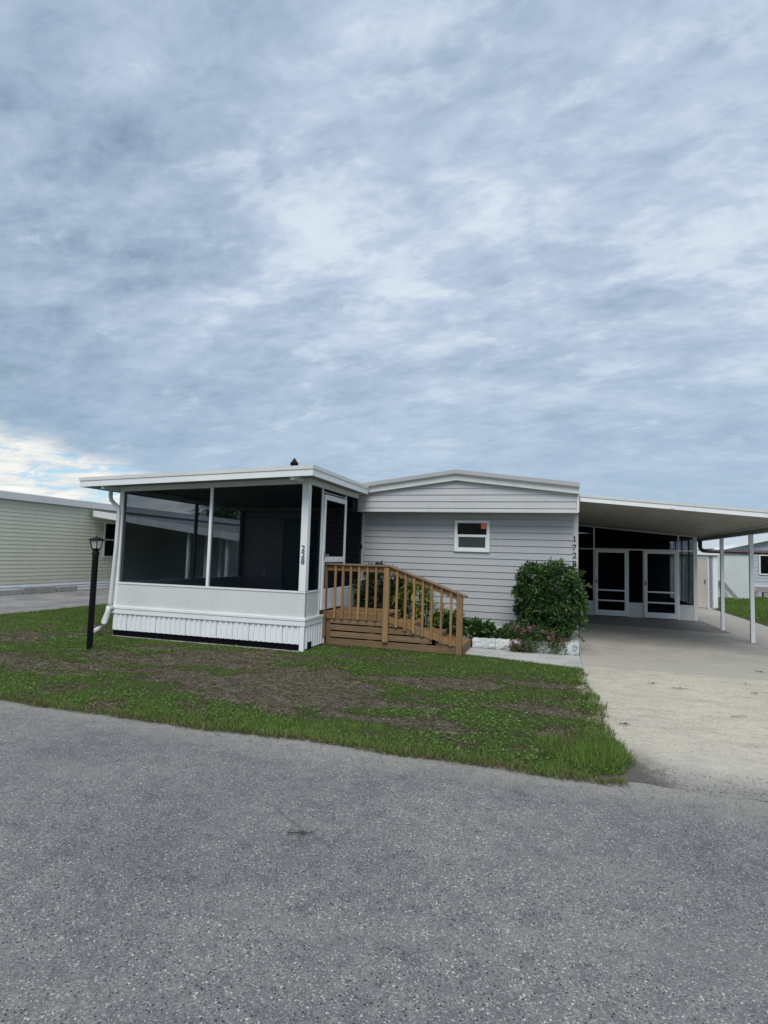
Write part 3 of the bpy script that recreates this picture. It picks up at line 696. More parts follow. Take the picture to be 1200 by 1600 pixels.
# right side of the porch
def sp_(y0, y1, z0, z1, nm, mt_, xi=-.02, xo=.0): return MB().box(PX1+xi, PX1+xo, y0, y1, z0, z1).build(nm, mt_, porch, .002 if nm != 'screen' else 0)
sp_(8.536, 8.985, SZ-.015, SZ+.012, 'sill', 'white', -.03, .008); sp_(8.536, 8.985, .55, SZ-.016, 'kick_plate', 'kick', -.02, -.002)
lg = MB(); lg.box(PX1-.02, PX1+.03, PY+.021, 9.17, .50, .548); lg.box(PX1-.02, PX1+.02, PY+.021, 9.17, .415, .499); lg.build('ledge', 'white', porch, .006)
sp_(8.536, 8.985, SZ+.013, 2.71, 'screen', 'screen_dark', -.012, -.010)
sp_(8.99, 9.035, .55, 2.71, 'mullion', 'white', -.03, .006)
sp_(10.115, 10.155, .60, 2.71, 'mullion', 'white', -.03, .006)
sp_(9.036, 10.114, 2.655, 2.668, 'transom_bar', 'white'); sp_(9.036, 10.114, 2.669, 2.71, 'screen', 'screen_dark', -.012, -.010)
sp_(10.156, 11.15, SZ+.013, 2.46, 'screen', 'screen_dark', -.012, -.010); sp_(10.156, 10.85, 2.461, 2.72, 'screen', 'screen_dark', -.012, -.010)
sp_(10.156, 11.15, SZ-.015, SZ+.012, 'sill', 'white', -.03, .006); sp_(10.156, 11.15, .02, SZ-.016, 'kick_plate', 'kick', -.02, -.002)
sp_(8.536, 10.15, .02, .30, 'skirt_back', 'navy', -.06, -.04)
# screen door on the right side
dr = MB(); DX0, DX1 = PX1+.004, PX1+.034
dr.box(DX0, DX1, 9.045, 9.115, .63, 2.62); dr.box(DX0, DX1, 10.035, 10.105, .63, 2.62)
dr.box(DX0, DX1, 9.116, 10.034, 2.53, 2.62); dr.box(DX0, DX1, 9.116, 10.034, 1.445, 1.54); dr.box(DX0, DX1, 9.116, 10.034, .63, .70)
door = dr.build('screen_door', 'white', porch, .003)
MB().box(DX0+.01, DX0+.013, 9.116, 10.034, 1.541, 2.529).build('door_screen', 'screen_dark', door)
MB().box(DX0+.01, DX0+.013, 9.116, 10.034, SZ+.02, 1.444).build('door_screen', 'screen_dark', door)
MB().box(DX0+.004, DX0+.024, 9.116, 10.034, .701, SZ+.019).build('door_panel', 'white', door)
hb = MB(); hb.box(DX1, DX1+.012, 9.06, 9.09, 1.50, 1.63); hb.box(DX1+.012, DX1+.05, 9.065, 9.08, 1.56, 1.58); hb.box(DX1+.04, DX1+.055, 9.065, 9.16, 1.56, 1.58)
hb.build('handle', 'chrome', door)
# left side wall and back wall seen through the screens
def lp(y0, y1, z0, z1, nm, mt_): return MB().box(PX0+.002, PX0+.04, y0, y1, z0, z1).build(nm, mt_, porch)
lp(PY+.061, 12.7, .42, SZ, 'kick_plate', 'kick'); lp(10.68, 10.76, SZ+.001, pz(PX0)-.056, 'mullion', 'soffit'); lp(12.55, 12.7, SZ+.001, pz(PX0)-.056, 'mullion', 'soffit')
for y0, y1 in ((8.521, 10.679), (10.761, 12.549)):
    MB().box(PX0+.02, PX0+.022, y0, y1, SZ+.001, pz(PX0)-.056).build('screen', 'screen', porch)
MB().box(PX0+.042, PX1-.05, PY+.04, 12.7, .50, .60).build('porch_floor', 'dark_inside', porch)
MB().box(PX0-.01, HX0, 12.72, 15.0, .05, 2.7).build('enclosed_room', 'cream_siding', porch)
z = .62
while z < 2.6:
    for x0, x1 in (((PX0+.045, -6.56), (-5.46, HX0-.03)) if z < 2.52 else ((PX0+.045, HX0-.03),)): plank(porch, x0, x1, z, 12.70, .127, 'inside_wall')
    z += .127
df = MB(); df.box(-6.545, -6.46, 12.66, 12.70, .61, 2.5); df.box(-5.56, -5.475, 12.66, 12.70, .61, 2.5); df.box(-6.459, -5.561, 12.66, 12.70, 2.42, 2.5)
dff = df.build('inner_door_frame', 'inside_wall', porch)
MB().box(-6.458, -5.562, 12.675, 12.70, .61, 2.419).build('inner_door', 'green_door', porch, .004)
MB().box(-6.98, -6.90, 12.655, 12.684, .99, 1.10).build('outlet_box', 'white_dirty', porch)
# skirting: ribbed white panels over a dark base
def rib_panel(x0, x1, z0, z1, y, nm, mt_, depth=.018, per=.1035):
    pts = []; x = x0
    while x < x1-.001:
        for fx, dy in ((0, 0), (.20, 0), (.48, 0), (.53, depth), (.60, depth), (.75, depth), (.93, depth), (.97, 0)):
            xx = x+fx*per
            if xx < x1: pts.append((xx, y-dy+depth))
        x += per
    pts.append((x1, y+depth)); n = len(pts)
    # wavy bottom edge, where the ribs end over the dark base
    vs = [(px_, py_, z0+(.014 if i % 8 in (2, 3) else 0)) for i, (px_, py_) in enumerate(pts)]+[(px_, py_, z1) for px_, py_ in pts]+[(px_, py_+.003, z0) for px_, py_ in pts]
    mb = MB(); mb.add(vs, [(i, i+1, n+i+1, n+i) for i in range(n-1)]+[(2*n+i, 2*n+i+1, i+1, i) for i in range(n-1)])
    return mb.build(nm, mt_, porch)
w = (PX1-.075-PX0)/12
for k_ in range(12): rib_panel(PX0+k_*w+.003, PX0+(k_+1)*w-.002, .125, .414, PY-.026+(k_ % 2)*.003, 'skirt_panel', 'skirt')
MB().box(PX1-.07, PX1+.008, PY-.03, PY+.02, .012, .414).build('skirt_corner', 'skirt', porch, .003)
sk = MB(); pts = []
y = PY+.022
while y < 9.2:
    pts += [(PX1+.0, y), (PX1+.0, y+.05), (PX1+.014, y+.062), (PX1+.014, y+.085)]; y += .1
n = len(pts); sk.add([(a_, b_, .05) for a_, b_ in pts]+[(a_, b_, .414) for a_, b_ in pts], [(i, i+1, n+i+1, n+i) for i in range(n-1)]); sk.build('skirt_panel', 'skirt', porch)
vt = MB(); vt.box(PX1+.006, PX1+.018, 8.58, 8.72, .05, .15); vt.build('vent_hole', 'black', porch)
bs = MB(); pts = []; x = PX0+.01
while x < PX1-.08:
    pts += [(x, PY+.008), (x+.02, PY-.004), (x+.035, PY-.004), (x+.05, PY+.008)]; x += .055
n = len(pts); bs.add([(a_, b_, .012) for a_, b_ in pts]+[(a_, b_, .15) for a_, b_ in pts], [(i, i+1, n+i+1, n+i) for i in range(n-1)]); bs.build('base_strip', 'navy', porch)
MB().box(PX0-.01, PX1-.03, PY-.035, PY+.05, -.03, .022).build('footing_edge', 'walk', porch)
MB().box(PX0+.0, PX0+.02, PY+.03, 12.7, .0, .414).build('skirt_panel', 'skirt', porch)
# downspout at the left corner
ds = [(-7.80, 8.40, pz(-7.8)+.02), (-7.80, 8.40, 2.52), (-7.78, 8.40, 2.45), (-7.70, 8.40, 2.38), (-7.63, 8.40, 2.33), (-7.595, 8.40, 2.25), (-7.60, 8.395, 1.6), (-7.645, 8.39, .62), (-7.655, 8.388, .53)]
MB().tube(ds, .036, 10).build('downspout', 'white_dirty', porch, smooth=True)
MB().box(-7.70, -7.575, 8.355, 8.43, .50, .54).build('downspout_bracket', 'white_dirty', porch)
MB().tube([(-7.655, 8.388, .54), (-7.67, 8.38, .44), (-7.72, 8.35, .25), (-7.765, 8.32, .14), (-7.85, 8.28, .085)], .047, 12, .056).build('downspout_elbow', 'white_dirty', porch, smooth=True)
MB().tube([(-7.849, 8.281, .0855), (-7.853, 8.279, .0845)], .046, 12).build('downspout_mouth', 'black', porch)  # black disc painted in for the shade inside the pipe
# roof vent
vp = (-5.42, 11.0)
v_ = MB(); v_.tube([(vp[0], vp[1], 2.86), (vp[0], vp[1], 3.49)], .05, 12); v_.tube([(vp[0], vp[1], 3.44), (vp[0], vp[1], 3.52)], .085, 14, .09); v_.tube([(vp[0], vp[1], 3.521), (vp[0], vp[1], 3.62)], .075, 14, .012)
v_.build('roof_vent', 'black', porch)

# ------------------------------------------------------------------ wooden entry deck with stairs
deck = thing('entry_deck', 'brown stained wooden entry deck and steps with baluster rail', 'wooden stairs', (-2.7, 9.7, 0))
DYF = 9.25
def wb(x0, x1, y0, y1, z0, z1, nm, mt_='wood_v', bv=.004): return MB().box(x0, x1, y0, y1, z0, z1).build(nm, mt_, deck, bv)
def rail(x): return 1.412 if x < -2.69 else 1.412-(x+2.69)*.343
def strg(x): return .565 if x < -2.72 else .565-(x+2.72)*.262
wb(-3.93, -3.835, DYF-.05, DYF+.04, .16, 1.395, 'post'); wb(-3.92, -3.85, DYF+.0, DYF+.06, .0, .159, 'post_foot')
wb(-2.79, -2.695, DYF-.052, DYF+.038, .142, 1.395, 'post')
wb(-1.545, -1.45, DYF-.052, DYF+.038, .0, rail(-1.5)-.022, 'post')
cy0, cy1 = DYF-.07, DYF+.06
MB().box(-3.95, -2.69, cy0, cy1, 1.397, 1.430).build('cap_rail', 'wood_cap', deck, .006)
MB().slope(-2.688, -1.38, cy0, cy1, 1.397, 1.430, rail(-1.38)-.015, rail(-1.38)+.018).build('cap_rail', 'wood_cap', deck, .006)
wb(-3.833, -2.792, DYF-.01, DYF+.028, 1.300, 1.394, 'sub_rail', 'wood_h')
MB().slope(-2.692, -1.547, DYF-.01, DYF+.028, 1.300, 1.392, rail(-1.547)-.115, rail(-1.547)-.022).build('sub_rail', 'wood_h', deck, .004)
# rim board and sloping stringer in two lengths
wb(-3.833, -2.792, DYF-.008, DYF+.03, .475, .566, 'rim_board', 'wood_h')
MB().slope(-2.692, -2.28, DYF-.008, DYF+.03, .462, .560, .352, .462).build('stringer', 'wood_h', deck, .006)
MB().slope(-2.278, -2.05, DYF-.004, DYF+.034, .298, .455, .285, .40).build('stringer_block', 'wood_cap', deck, .006)
MB().slope(-2.11, -1.547, DYF-.010, DYF-.0055, .285, .392, .150, .258).build('stringer_face', 'wood_h', deck)
MB().slope(-2.048, -1.547, DYF-.005, DYF+.03, .27, .378, .152, .256).build('stringer', 'wood_h', deck, .004)
for px_ in (290, 405, 525, 650, 775, 905):
    xx = -3.84+(px_-145)/(1060-145)*(1.10); wb(xx-.019, xx+.019, DYF-.048, DYF-.012, .482+.004*random.random(), 1.395, 'baluster')
for px_ in (187, 305, 420, 537, 655, 783, 910):
    xx = -2.742+(px_-40)/(1020-40)*(1.245); wb(xx-.019, xx+.019, DYF-.048, DYF-.012, strg(xx)-.125, rail(xx)-.02, 'baluster')
# skirt boards with open gaps
for (x0, x1, z0, z1) in ((-3.75, -2.80, .398, .470), (-3.75, -2.30, .283, .374), (-3.75, -1.95, .167, .258), (-3.76, -1.55, .03, .142)):
    wb(x0, x1, DYF+.002, DYF+.026, z0, z1, 'skirt_board', 'wood_sk', .003)
for (x0, x1, z0, z1) in ((-2.688, -2.48, .397, .452), (-2.29, -2.06, .270, .292)):
    wb(x0, x1, DYF+.004, DYF+.028, z0, z1, 'skirt_board', 'wood_sk', .003)
MB().box(-3.83, -1.56, DYF+.07, DYF+.075, .0, .12).build('gap_shade_board', 'black', deck); MB().box(-3.83, -2.3, DYF+.07, DYF+.075, .121, .40).build('gap_shade_board', 'black', deck); MB().box(-2.299, -1.95, DYF+.07, DYF+.075, .121, .27).build('gap_shade_board', 'black', deck)  # black boards added behind the gaps to stand in for their shade
for xx in (-3.08, -2.16): wb(xx, xx+.13, DYF+.029, DYF+.067, .02, .46 if xx < -2.7 else .27, 'cleat', 'wood_sk')
wb(-3.83, -3.76, DYF+.027, DYF+.09, .02, .47, 'cleat', 'wood_sk')
# deck boards and steps
for k_ in range(6): wb(-3.83, -2.745, 9.285+k_*.152, 9.285+k_*.152+.144, .567, .602, 'deck_board', 'wood_h')
for k_, (xa, zt) in enumerate(((-2.74, .44), (-2.31, .30), (-1.88, .16))):
    for q in range(3): wb(xa+q*.143, xa+q*.143+.139, DYF+.035, 10.2, zt-.035, zt, 'tread', 'wood_h')
    wb(xa-.02, xa-.001, DYF+.05, 10.19, zt+.001, zt+.105, 'riser', 'wood_sk')
wb(-1.448, -1.425, DYF+.045, 10.2, .03, .158, 'riser', 'wood_sk')
for yy in (9.9, 10.195): MB().slope(-2.74, -1.45, yy, yy+.03, .02, .40, .02, .12).build('inner_stringer', 'wood_sk', deck)
wb(-3.83, -2.75, 10.196, 10.23, .02, .56, 'rim_board', 'wood_sk')

# ------------------------------------------------------------------ carport
cpt = thing('carport', 'white flat roofed carport over concrete drive at right of home', 'carport', (2.2, 14, 0))
def cz(x): return 2.685-(x-.38)*.0925
CX0, CX1 = .40, 4.25
for nm, o0, o1, pr_, mt_ in (('fascia', 0, .078, 0, 'white'), ('fascia_cap', .081, .128, .012, 'roof_white')):
    MB().slope(CX0, CX1, 10.9-pr_, 10.94, cz(CX0)+o0, cz(CX0)+o1, cz(CX1)+o0, cz(CX1)+o1).build(nm, mt_, cpt)
MB().slope(1.9, 1.94, 10.885, 10.899, cz(1.9)-.004, cz(1.9)+.02, cz(1.94)-.004, cz(1.94)+.02).build('fascia_clip', 'chrome', cpt)
for k_ in range(12):
    xa = CX0+k_*.3208; xb = xa+.3165
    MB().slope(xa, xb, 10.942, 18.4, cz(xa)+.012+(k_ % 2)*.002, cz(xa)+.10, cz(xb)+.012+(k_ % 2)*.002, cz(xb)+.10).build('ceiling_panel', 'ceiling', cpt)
MB().slope(CX0, CX1, 10.95, 18.38, cz(CX0)+.101, cz(CX0)+.12, cz(CX1)+.101, cz(CX1)+.12).build('roof_deck', 'roof_white', cpt)
MB().box(3.86, 3.94, 10.96, 18.35, 2.255, 2.372).build('beam', 'beam', cpt)
MB().box(3.80, 3.859, 10.96, 18.35, 2.345, 2.378).build('beam_flange', 'white_dirty', cpt)
for yy in (11.35, 13.66, 15.88):
    p_ = MB().box(3.862, 3.938, yy-.038, yy+.038, .008, 2.254).build('post', 'white', cpt, .004)
    MB().box(3.845, 3.955, yy-.05, yy+.05, .007, .014).build('foot_plate', 'chrome', p_)
# brown drain pipe crossing behind the carport
MB().tube([(3.90, 18.1, 2.26), (3.90, 18.1, 2.10), (3.92, 18.1, 2.03), (3.98, 18.1, 1.985), (4.1, 18.1, 1.975), (5.0, 18.1, 1.97), (7.2, 18.1, 1.955), (7.3, 18.1, 1.90), (7.3, 18.1, .0)], .056, 10).build('drain_pipe', 'maroon', cpt, smooth=True)

# ------------------------------------------------------------------ screen room behind the carport
room = thing('screen_room', 'screened room with two white framed screen doors under the carport', 'screen room', (2.1, 20, 0))
RY = 18.0
def rb(x0, x1, z0, z1, nm='mullion', mt_='white', dy=.0, th=.05, par=None, bv=.002): return MB().box(x0, x1, RY-.025-dy, RY-.025-dy+th, z0, z1).build(nm, mt_, par or room, bv)
def tz(x): return cz(x)-.0
rb(1.035, 1.075, 0.012, tz(1.05)-.0); rb(3.305, 3.34, 1.99, tz(3.32)); rb(.40, .44, .012, tz(.42)); rb(3.70, 3.80, .012, tz(3.75), 'corner_post')
rb(.441, 1.034, 1.952, 1.978, 'header'); rb(1.076, 3.304, 1.95, 1.988, 'header'); rb(3.341, 3.699, 1.95, 1.975, 'header')
MB().slope(.44, 3.70, RY-.02, RY+.02, tz(.44)-.02, tz(.44)+.01, tz(3.7)-.02, tz(3.7)+.01).build('top_rail', 'white_dirty', room)
rb(1.985, 2.01, .012, 1.949); rb(2.385, 2.41, .012, 1.949); rb(3.30, 3.34, .012, 1.949)
for x0, x1 in ((.441, 1.034), (2.011, 2.384), (3.341, 3.699)):
    rb(x0, x1, .012, .415, 'kick_plate', 'white_dirty', -.01, .03); rb(x0, x1, .416, .436, 'sill', 'white'); rb(x0, x1, .437, 1.949 if x0 > 1 else 1.951, 'screen', 'screen_dark', -.024, .002, None, 0)
for x0, x1 in ((.441, 1.034), (1.076, 3.304), (3.341, 3.699)):
    MB().slope(x0, x1, RY-.001, RY+.001, 1.989, tz(x0)-.021, 1.989, tz(x1)-.021).build('screen', 'screen_dark', room)
for x0, x1 in ((1.082, 1.980), (2.416, 3.298)):
    d_ = MB(); f_w = .085
    for (a_, b_, c_, e_) in ((x0, x0+f_w, .03, 1.944), (x1-f_w, x1, .03, 1.944), (x0+f_w, x1-f_w, 1.864, 1.944), (x0+f_w, x1-f_w, .03, .185), (x0+f_w, x1-f_w, .745, .785), (x0+f_w, x1-f_w, .445, .485)):
        d_.box(a_, b_, RY-.055, RY-.027, c_, e_)
    dd_ = d_.build('screen_door', 'white', room)
    for c_, e_ in ((.186, .444), (.486, .744), (.786, 1.863)): MB().box(x0+f_w, x1-f_w, RY-.042, RY-.040, c_, e_).build('door_screen', 'screen_dark', dd_)
    hx = x0+.03
    MB().box(hx, hx+.025, RY-.075, RY-.056, .95, 1.07).build('handle', 'black', dd_)
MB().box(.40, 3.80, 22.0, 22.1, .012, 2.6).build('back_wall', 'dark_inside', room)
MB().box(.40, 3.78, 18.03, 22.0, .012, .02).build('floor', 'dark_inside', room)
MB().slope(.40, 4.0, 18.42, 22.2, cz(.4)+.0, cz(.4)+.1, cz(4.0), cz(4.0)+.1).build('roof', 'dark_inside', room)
MB().box(3.755, 3.795, 18.03, 21.99, .012, .436).build('kick_plate', 'white', room)
MB().box(3.772, 3.774, 18.03, 21.99, .437, 2.31).build('screen', 'screen', room)
for yy in (18.9, 19.9, 20.9): MB().box(3.755, 3.795, yy, yy+.06, .437, 2.31).build('mullion', 'white', room)

# ------------------------------------------------------------------ planter and plants
pl_ = thing('planter_bed', 'low whitewashed block planter beside the concrete walk', 'planter', (-.5, 10.5, 0))
x = -1.40
k_ = 0
for wdt in (.40, .39, .38, .40, .19):
    h0 = .19+.05*(x+1.4)/1.77; h1 = .19+.05*(x+wdt+1.4)/1.77
    mb = MB(); x1_ = x+wdt-.006; nx, nz = 7, 4; dy_ = .15
    # rough hewn face: small displacements over a grid
    g_ = lambda i, j: (x+(x1_-x)*i/nx, 10.06+random.uniform(-.009, .009)+(.012 if j in (0, nz) else 0), .036+((h0+(h1-h0)*i/nx)-.036+random.uniform(-.006, .006)*(j == nz))*j/nz)
    fr = [g_(i, j) for j in range(nz+1) for i in range(nx+1)]; bk = [(p_[0], 10.06+dy_, p_[2]) for p_ in fr]
    N_ = nx+1; fs = [(j*N_+i, j*N_+i+1, (j+1)*N_+i+1, (j+1)*N_+i) for j in range(nz) for i in range(nx)]
    off = len(fr); fs += [(nz*N_+i, nz*N_+i+1, off+nz*N_+i+1, off+nz*N_+i) for i in range(nx)]
    fs += [(j*N_, (j+1)*N_, off+(j+1)*N_, off+j*N_) for j in range(nz)]+[(j*N_+nx, off+j*N_+nx, off+(j+1)*N_+nx, (j+1)*N_+nx) for j in range(nz)]
    mb.add(fr+bk, fs); mb.build('block', 'block_white', pl_); x += wdt; k_ += 1
yy = 10.215
while yy < 11.1:
    MB().box(.22+random.uniform(0, .006), .366, yy, yy+.29, .0, .235+random.uniform(-.006, .006)).build('block', 'block_white', pl_, .008); yy += .298
bm_ = MB(); bx, bz = .30, .165
for (a_, b_, c_, e_) in ((-.035, .035, .03, .038), (-.035, .035, -.038, -.03), (-.035, -.028, -.03, .03), (.028, .035, -.03, .03)):
    bm_.box(bx+a_, bx+b_, 10.030, 10.047, bz+c_, bz+e_)
bm_.build('paint_mark', 'blue_mark', pl_)
MB().box(-1.38, .22, 10.215, 11.17, .0, .13).build('soil', 'bark', pl_)

def shrub(nm, label, cat, cx, cy, z0, z1, rx, ry, ncl, nper, L, Wd, cols, p=2.6, droop=.25, up=.2, seed=1, stems=6, stuffname='foliage', lump=.18):
    r_ = np.random.default_rng(seed)
    t = thing(nm, label, cat, (cx, cy, max(z0-.2, 0)))
    d = unit(r_.normal(size=(ncl, 3))); rr = (np.abs(d[:, 0])**p+np.abs(d[:, 1])**p+np.abs(d[:, 2])**p)**(-1/p)
    lumps = unit(r_.normal(size=(14, 3))); lw = (np.maximum(d@lumps.T, 0)**6).max(1)
    rad = rr*(.86+lump*lw)*(1-.5*r_.random(ncl)**2.2)
    hz = (z1-z0)/2; Cc = np.array([cx, cy, (z0+z1)/2])+d*rad[:, None]*np.array([rx, ry, hz])
    n = ncl*nper; Pp = np.repeat(Cc, nper, 0); out = np.repeat(d, nper, 0)
    dirs = unit(out*.7+r_.normal(size=(n, 3))*.75+np.array([0, 0, up-droop]))
    Pp = Pp+dirs*.012+r_.normal(size=(n, 3))*.02
    topness = np.clip((Pp[:, 2]-z0)/(z1-z0), 0, 1)
    cc = np.array(cols); idx = r_.random(n)
    clr = np.repeat(r_.random(ncl), nper)
    base = cc[0]+(cc[1]-cc[0])*idx[:, None]
    sel = (clr > .80) & (r_.random(n) < .7); base = np.where(sel[:, None], cc[2]*(.8+.4*idx[:, None]), base)
    ll = L*(.6+.6*r_.random(n)); v_, f_, t_ = leaves(Pp, dirs, ll, ll*Wd, .22, base)
    o = link(stuffname, fast_mesh(stuffname, v_, f_, t_, ('leaf',)), t, kind='stuff')
    mb = MB()
    for q in range(stems):
        a_ = r_.random()*6.28; rr_ = .5*r_.random()
        top = (cx+math.cos(a_)*rx*rr_*1.3, cy+math.sin(a_)*ry*rr_*1.3, z0+(z1-z0)*.75)
        mb.tube([(cx+math.cos(a_)*.05, cy+math.sin(a_)*.05, 0.02), (cx+math.cos(a_)*rx*rr_*.6, cy+math.sin(a_)*ry*rr_*.6, (z0+z1)/2-.1), top], .014, 6, .006)
    mb.build('stems', 'bark', t); return t
GR = [(.018, .05, .016), (.045, .105, .028), (.13, .19, .04)]
sh = shrub('round_shrub', 'tall dense green shrub at the home corner by the driveway', 'shrub', -.12, 10.62, .33, 1.50, .54, .42, 900, 12, .082, .38, GR, 4.2, .55, .25, 5, 7, lump=.2)
# a few longer sprays that break the outline
def spray(parent, pts, L, Wd, col, n, seed):
    r_ = np.random.default_rng(seed)
    for (a_, b_) in pts:
        a_ = np.array(a_); b_ = np.array(b_); ax = unit((b_-a_)[None])[0]
        P_ = np.array([a_+(b_-a_)*q/n for q in range(n)]); D_ = unit(ax*.6+r_.normal(size=(n, 3))*.6)
        ll = L*(.7+.5*r_.random(n)); v_, f_, t_ = leaves(P_, D_, ll, ll*Wd, .2, np.array(col)*(.7+.6*r_.random((n, 1))))
        st__ = MB().tube([a_, b_], .004, 5).build('sprig', 'bark', parent)
        link('sprig_leaves', fast_mesh('sprig_leaves', v_, f_, t_, ('leaf',)), st__, kind='stuff')
spray(sh, [((-.1, 10.4, 1.40), (-.10, 10.35, 1.60)), ((.02, 10.4, 1.40), (.08, 10.35, 1.60)), ((-.5, 10.4, 1.25), (-.58, 10.35, 1.46)), ((-.6, 10.4, .95), (-.76, 10.35, .98)), ((-.3, 10.4, 1.35), (-.36, 10.35, 1.53)), ((.4, 10.4, 1.15), (.56, 10.35, 1.18)), ((.4, 10.4, .8), (.55, 10.3, .75)), ((.35, 10.4, 1.3), (.42, 10.35, 1.42))], .085, .36, (.06, .11, .025), 16, 3)
# stray low branches at the right side of the shrub
spray(sh, [((.2, 10.3, .5), (.5, 10.2, .42)), ((.25, 10.3, .4), (.44, 10.2, .26)), ((.3, 10.3, .7), (.52, 10.2, .62))], .06, .4, (.03, .07, .018), 18, 4)
# flowering plant
fl = thing('flowering_plant', 'flowering plant with pink blooms under the round shrub', 'flowers', (-.3, 10.3, .1))
r_ = np.random.default_rng(12); n = 3400
cen = np.array([(-.62, 10.2, .34), (-.50, 10.12, .26), (-.32, 10.12, .32), (-.2, 10.1, .25), (-.05, 10.12, .30), (.06, 10.1, .24), (-.38, 10.0, .16), (.0, 10.02, .18), (-.72, 10.25, .3)])
q = r_.integers(0, len(cen), n); Pp = cen[q]+r_.normal(size=(n, 3))*np.array([.085, .06, .08]); Pp[:, 2] = np.maximum(Pp[:, 2], .05)
Dd = unit(r_.normal(size=(n, 3))*.7+np.array([0, -.25, .5])); ll = .03+.03*r_.random(n)
base = np.array([.03, .07, .018])+(np.array([.09, .13, .03])-np.array([.03, .07, .018]))*r_.random((n, 1))
v_, f_, t_ = leaves(Pp, Dd, ll, ll*.34, .2, base); link('foliage', fast_mesh('foliage', v_, f_, t_, ('leaf',)), fl, kind='stuff')
def bloom(parent, x, y, z, r, col, seed):
    rr = np.random.default_rng(seed); n = 60; d = unit(rr.normal(size=(n, 3))+np.array([0, -.3, .6])); P_ = np.array([x, y, z])+d*r*.35
    ll = r*(.6+.5*rr.random(n)); v_, f_, t_ = leaves(P_, d, ll, ll*.8, .1, np.array(col)*(.65+.6*rr.random((n, 1))))
    return link('bloom', fast_mesh('bloom', v_, f_, t_, ('petal',)), parent)
PINK = (.34, .14, .20)
for i, (x, y, z, r) in enumerate([(-.63, 10.03, .45, .035), (-.66, 10.0, .40, .03), (-.52, 10.0, .40, .038), (-.44, 10.0, .44, .032), (-.42, 9.98, .40, .03), (-.36, 9.98, .47, .035), (-.22, 9.98, .40, .035), (-.17, 9.98, .39, .03), (-.05, 9.96, .37, .035), (-.12, 9.95, .30, .032), (-.05, 9.95, .31, .032), (-.06, 9.95, .26, .034), (.12, 9.95, .24, .040), (.10, 9.95, .29, .03), (-.56, 10.0, .35, .026), (-.30, 9.98, .33, .022)]):
    bloom(fl, x, y, z, r*.82, PINK if i % 3 else (.44, .27, .30), 100+i)
# pink spent clump lying on the walk
cl = thing('flower_clump', 'faded pink flower clump spilling over the planter wall on to the walk', 'flowers', (-.55, 9.95, .04))
for i in range(15):
    bloom(cl, -.60+random.uniform(-.15, .17), 9.97+random.uniform(-.07, .07), .07+random.random()*.17, .024, (.36, .15, .19) if i % 3 else (.20, .16, .08), 200+i)
n = 500; Pp = np.array([-.58, 9.98, .10])+r_.normal(size=(n, 3))*np.array([.1, .05, .05]); Pp[:, 2] = np.maximum(Pp[:, 2], .045)
Dd = unit(r_.normal(size=(n, 3))); v_, f_, t_ = leaves(Pp, Dd, .03+.02*r_.random(n), .012+.01*r_.random(n), .2, np.array([.07, .08, .03])*(.6+.8*r_.random((n, 1)))); link('foliage', fast_mesh('foliage', v_, f_, t_, ('leaf',)), cl, kind='stuff')
shrub('dark_shrub', 'dark leafy shrub behind the deck rail beside the porch', 'shrub', -3.30, 10.75, .12, 1.36, .50, .32, 330, 12, .11, .34, [(.010, .026, .010), (.022, .05, .016), (.035, .07, .02)], 2.6, .5, .2, 21, 6)
# yellow-green dracaena with strap leaves
def strap_plant(nm, label, cx, cy, heads, L, Wd, cols, seed):
    r_ = np.random.default_rng(seed); t = thing(nm, label, 'plant', (cx, cy, .02)); mb = MB(); allp = []
    for (x, y, z, k_) in heads:
        mb.tube([(cx+(x-cx)*.4, cy, .02), (x, y, z)], .014, 6)
        m_ = k_; az = r_.random(m_)*6.28; el = r_.random(m_)*1.5-.2; ll = L*(.6+.5*r_.random(m_)); zo = -r_.random(m_)*.18
        d0 = np.stack([np.cos(az)*np.cos(el), np.sin(az)*np.cos(el), np.sin(el)], 1); P0 = np.array([x, y, z])+np.stack([az*0, az*0, zo], 1)
        d1 = unit(d0+np.array([0, 0, -.75])); P1 = P0+d0*ll[:, None]*.5; P2 = P1+d1*ll[:, None]*.5
        S = unit(np.cross(d0, np.array([0, 0, 1.])+r_.normal(size=(m_, 3))*.1)); w2 = Wd*.5
        V = np.stack([P0-S*w2*.6, P0+S*w2*.6, P1-S*w2, P1+S*w2, P2], 1).reshape(-1, 3); i = np.arange(m_)*5
        Fc = np.concatenate([np.stack([i, i+1, i+3], 1), np.stack([i, i+3, i+2], 1), np.stack([i+2, i+3, i+4], 1)])
        c0, c1 = np.array(cols); cc = c0+(c1-c0)*r_.random((m_, 1)); allp.append((V, Fc, np.repeat(cc, 5, 0)))
    mb.build('stems', 'bark', t); link('leaves', fast_mesh('leaves', *join(allp), mats=('leaf',)), t, kind='stuff'); return t
strap_plant('dracaena', 'yellow green strap leaved plant behind the sloping rail', -2.45, 10.7, [(-2.85, 10.55, .85, 70), (-2.6, 10.5, 1.0, 80), (-2.35, 10.5, .85, 70), (-2.5, 10.45, .5, 70), (-2.2, 10.45, .38, 60), (-2.72, 10.6, 1.05, 60), (-2.50, 10.6, 1.12, 60), (-2.38, 10.7, .95, 55), (-2.62, 10.5, .80, 55), (-2.30, 10.6, .75, 55), (-2.45, 10.5, .60, 50), (-2.15, 10.55, .50, 50), (-2.05, 10.6, .62, 36), (-2.75, 10.5, .6, 40)], .28, .042, ((.08, .13, .022), (.32, .34, .09)), 31)
strap_plant('young_plant', 'small grey green plant by the right end of the rail', -1.78, 10.75, [(-1.78, 10.75, .72, 34), (-1.72, 10.7, .6, 26)], .17, .028, ((.06, .09, .035), (.14, .19, .09)), 33)
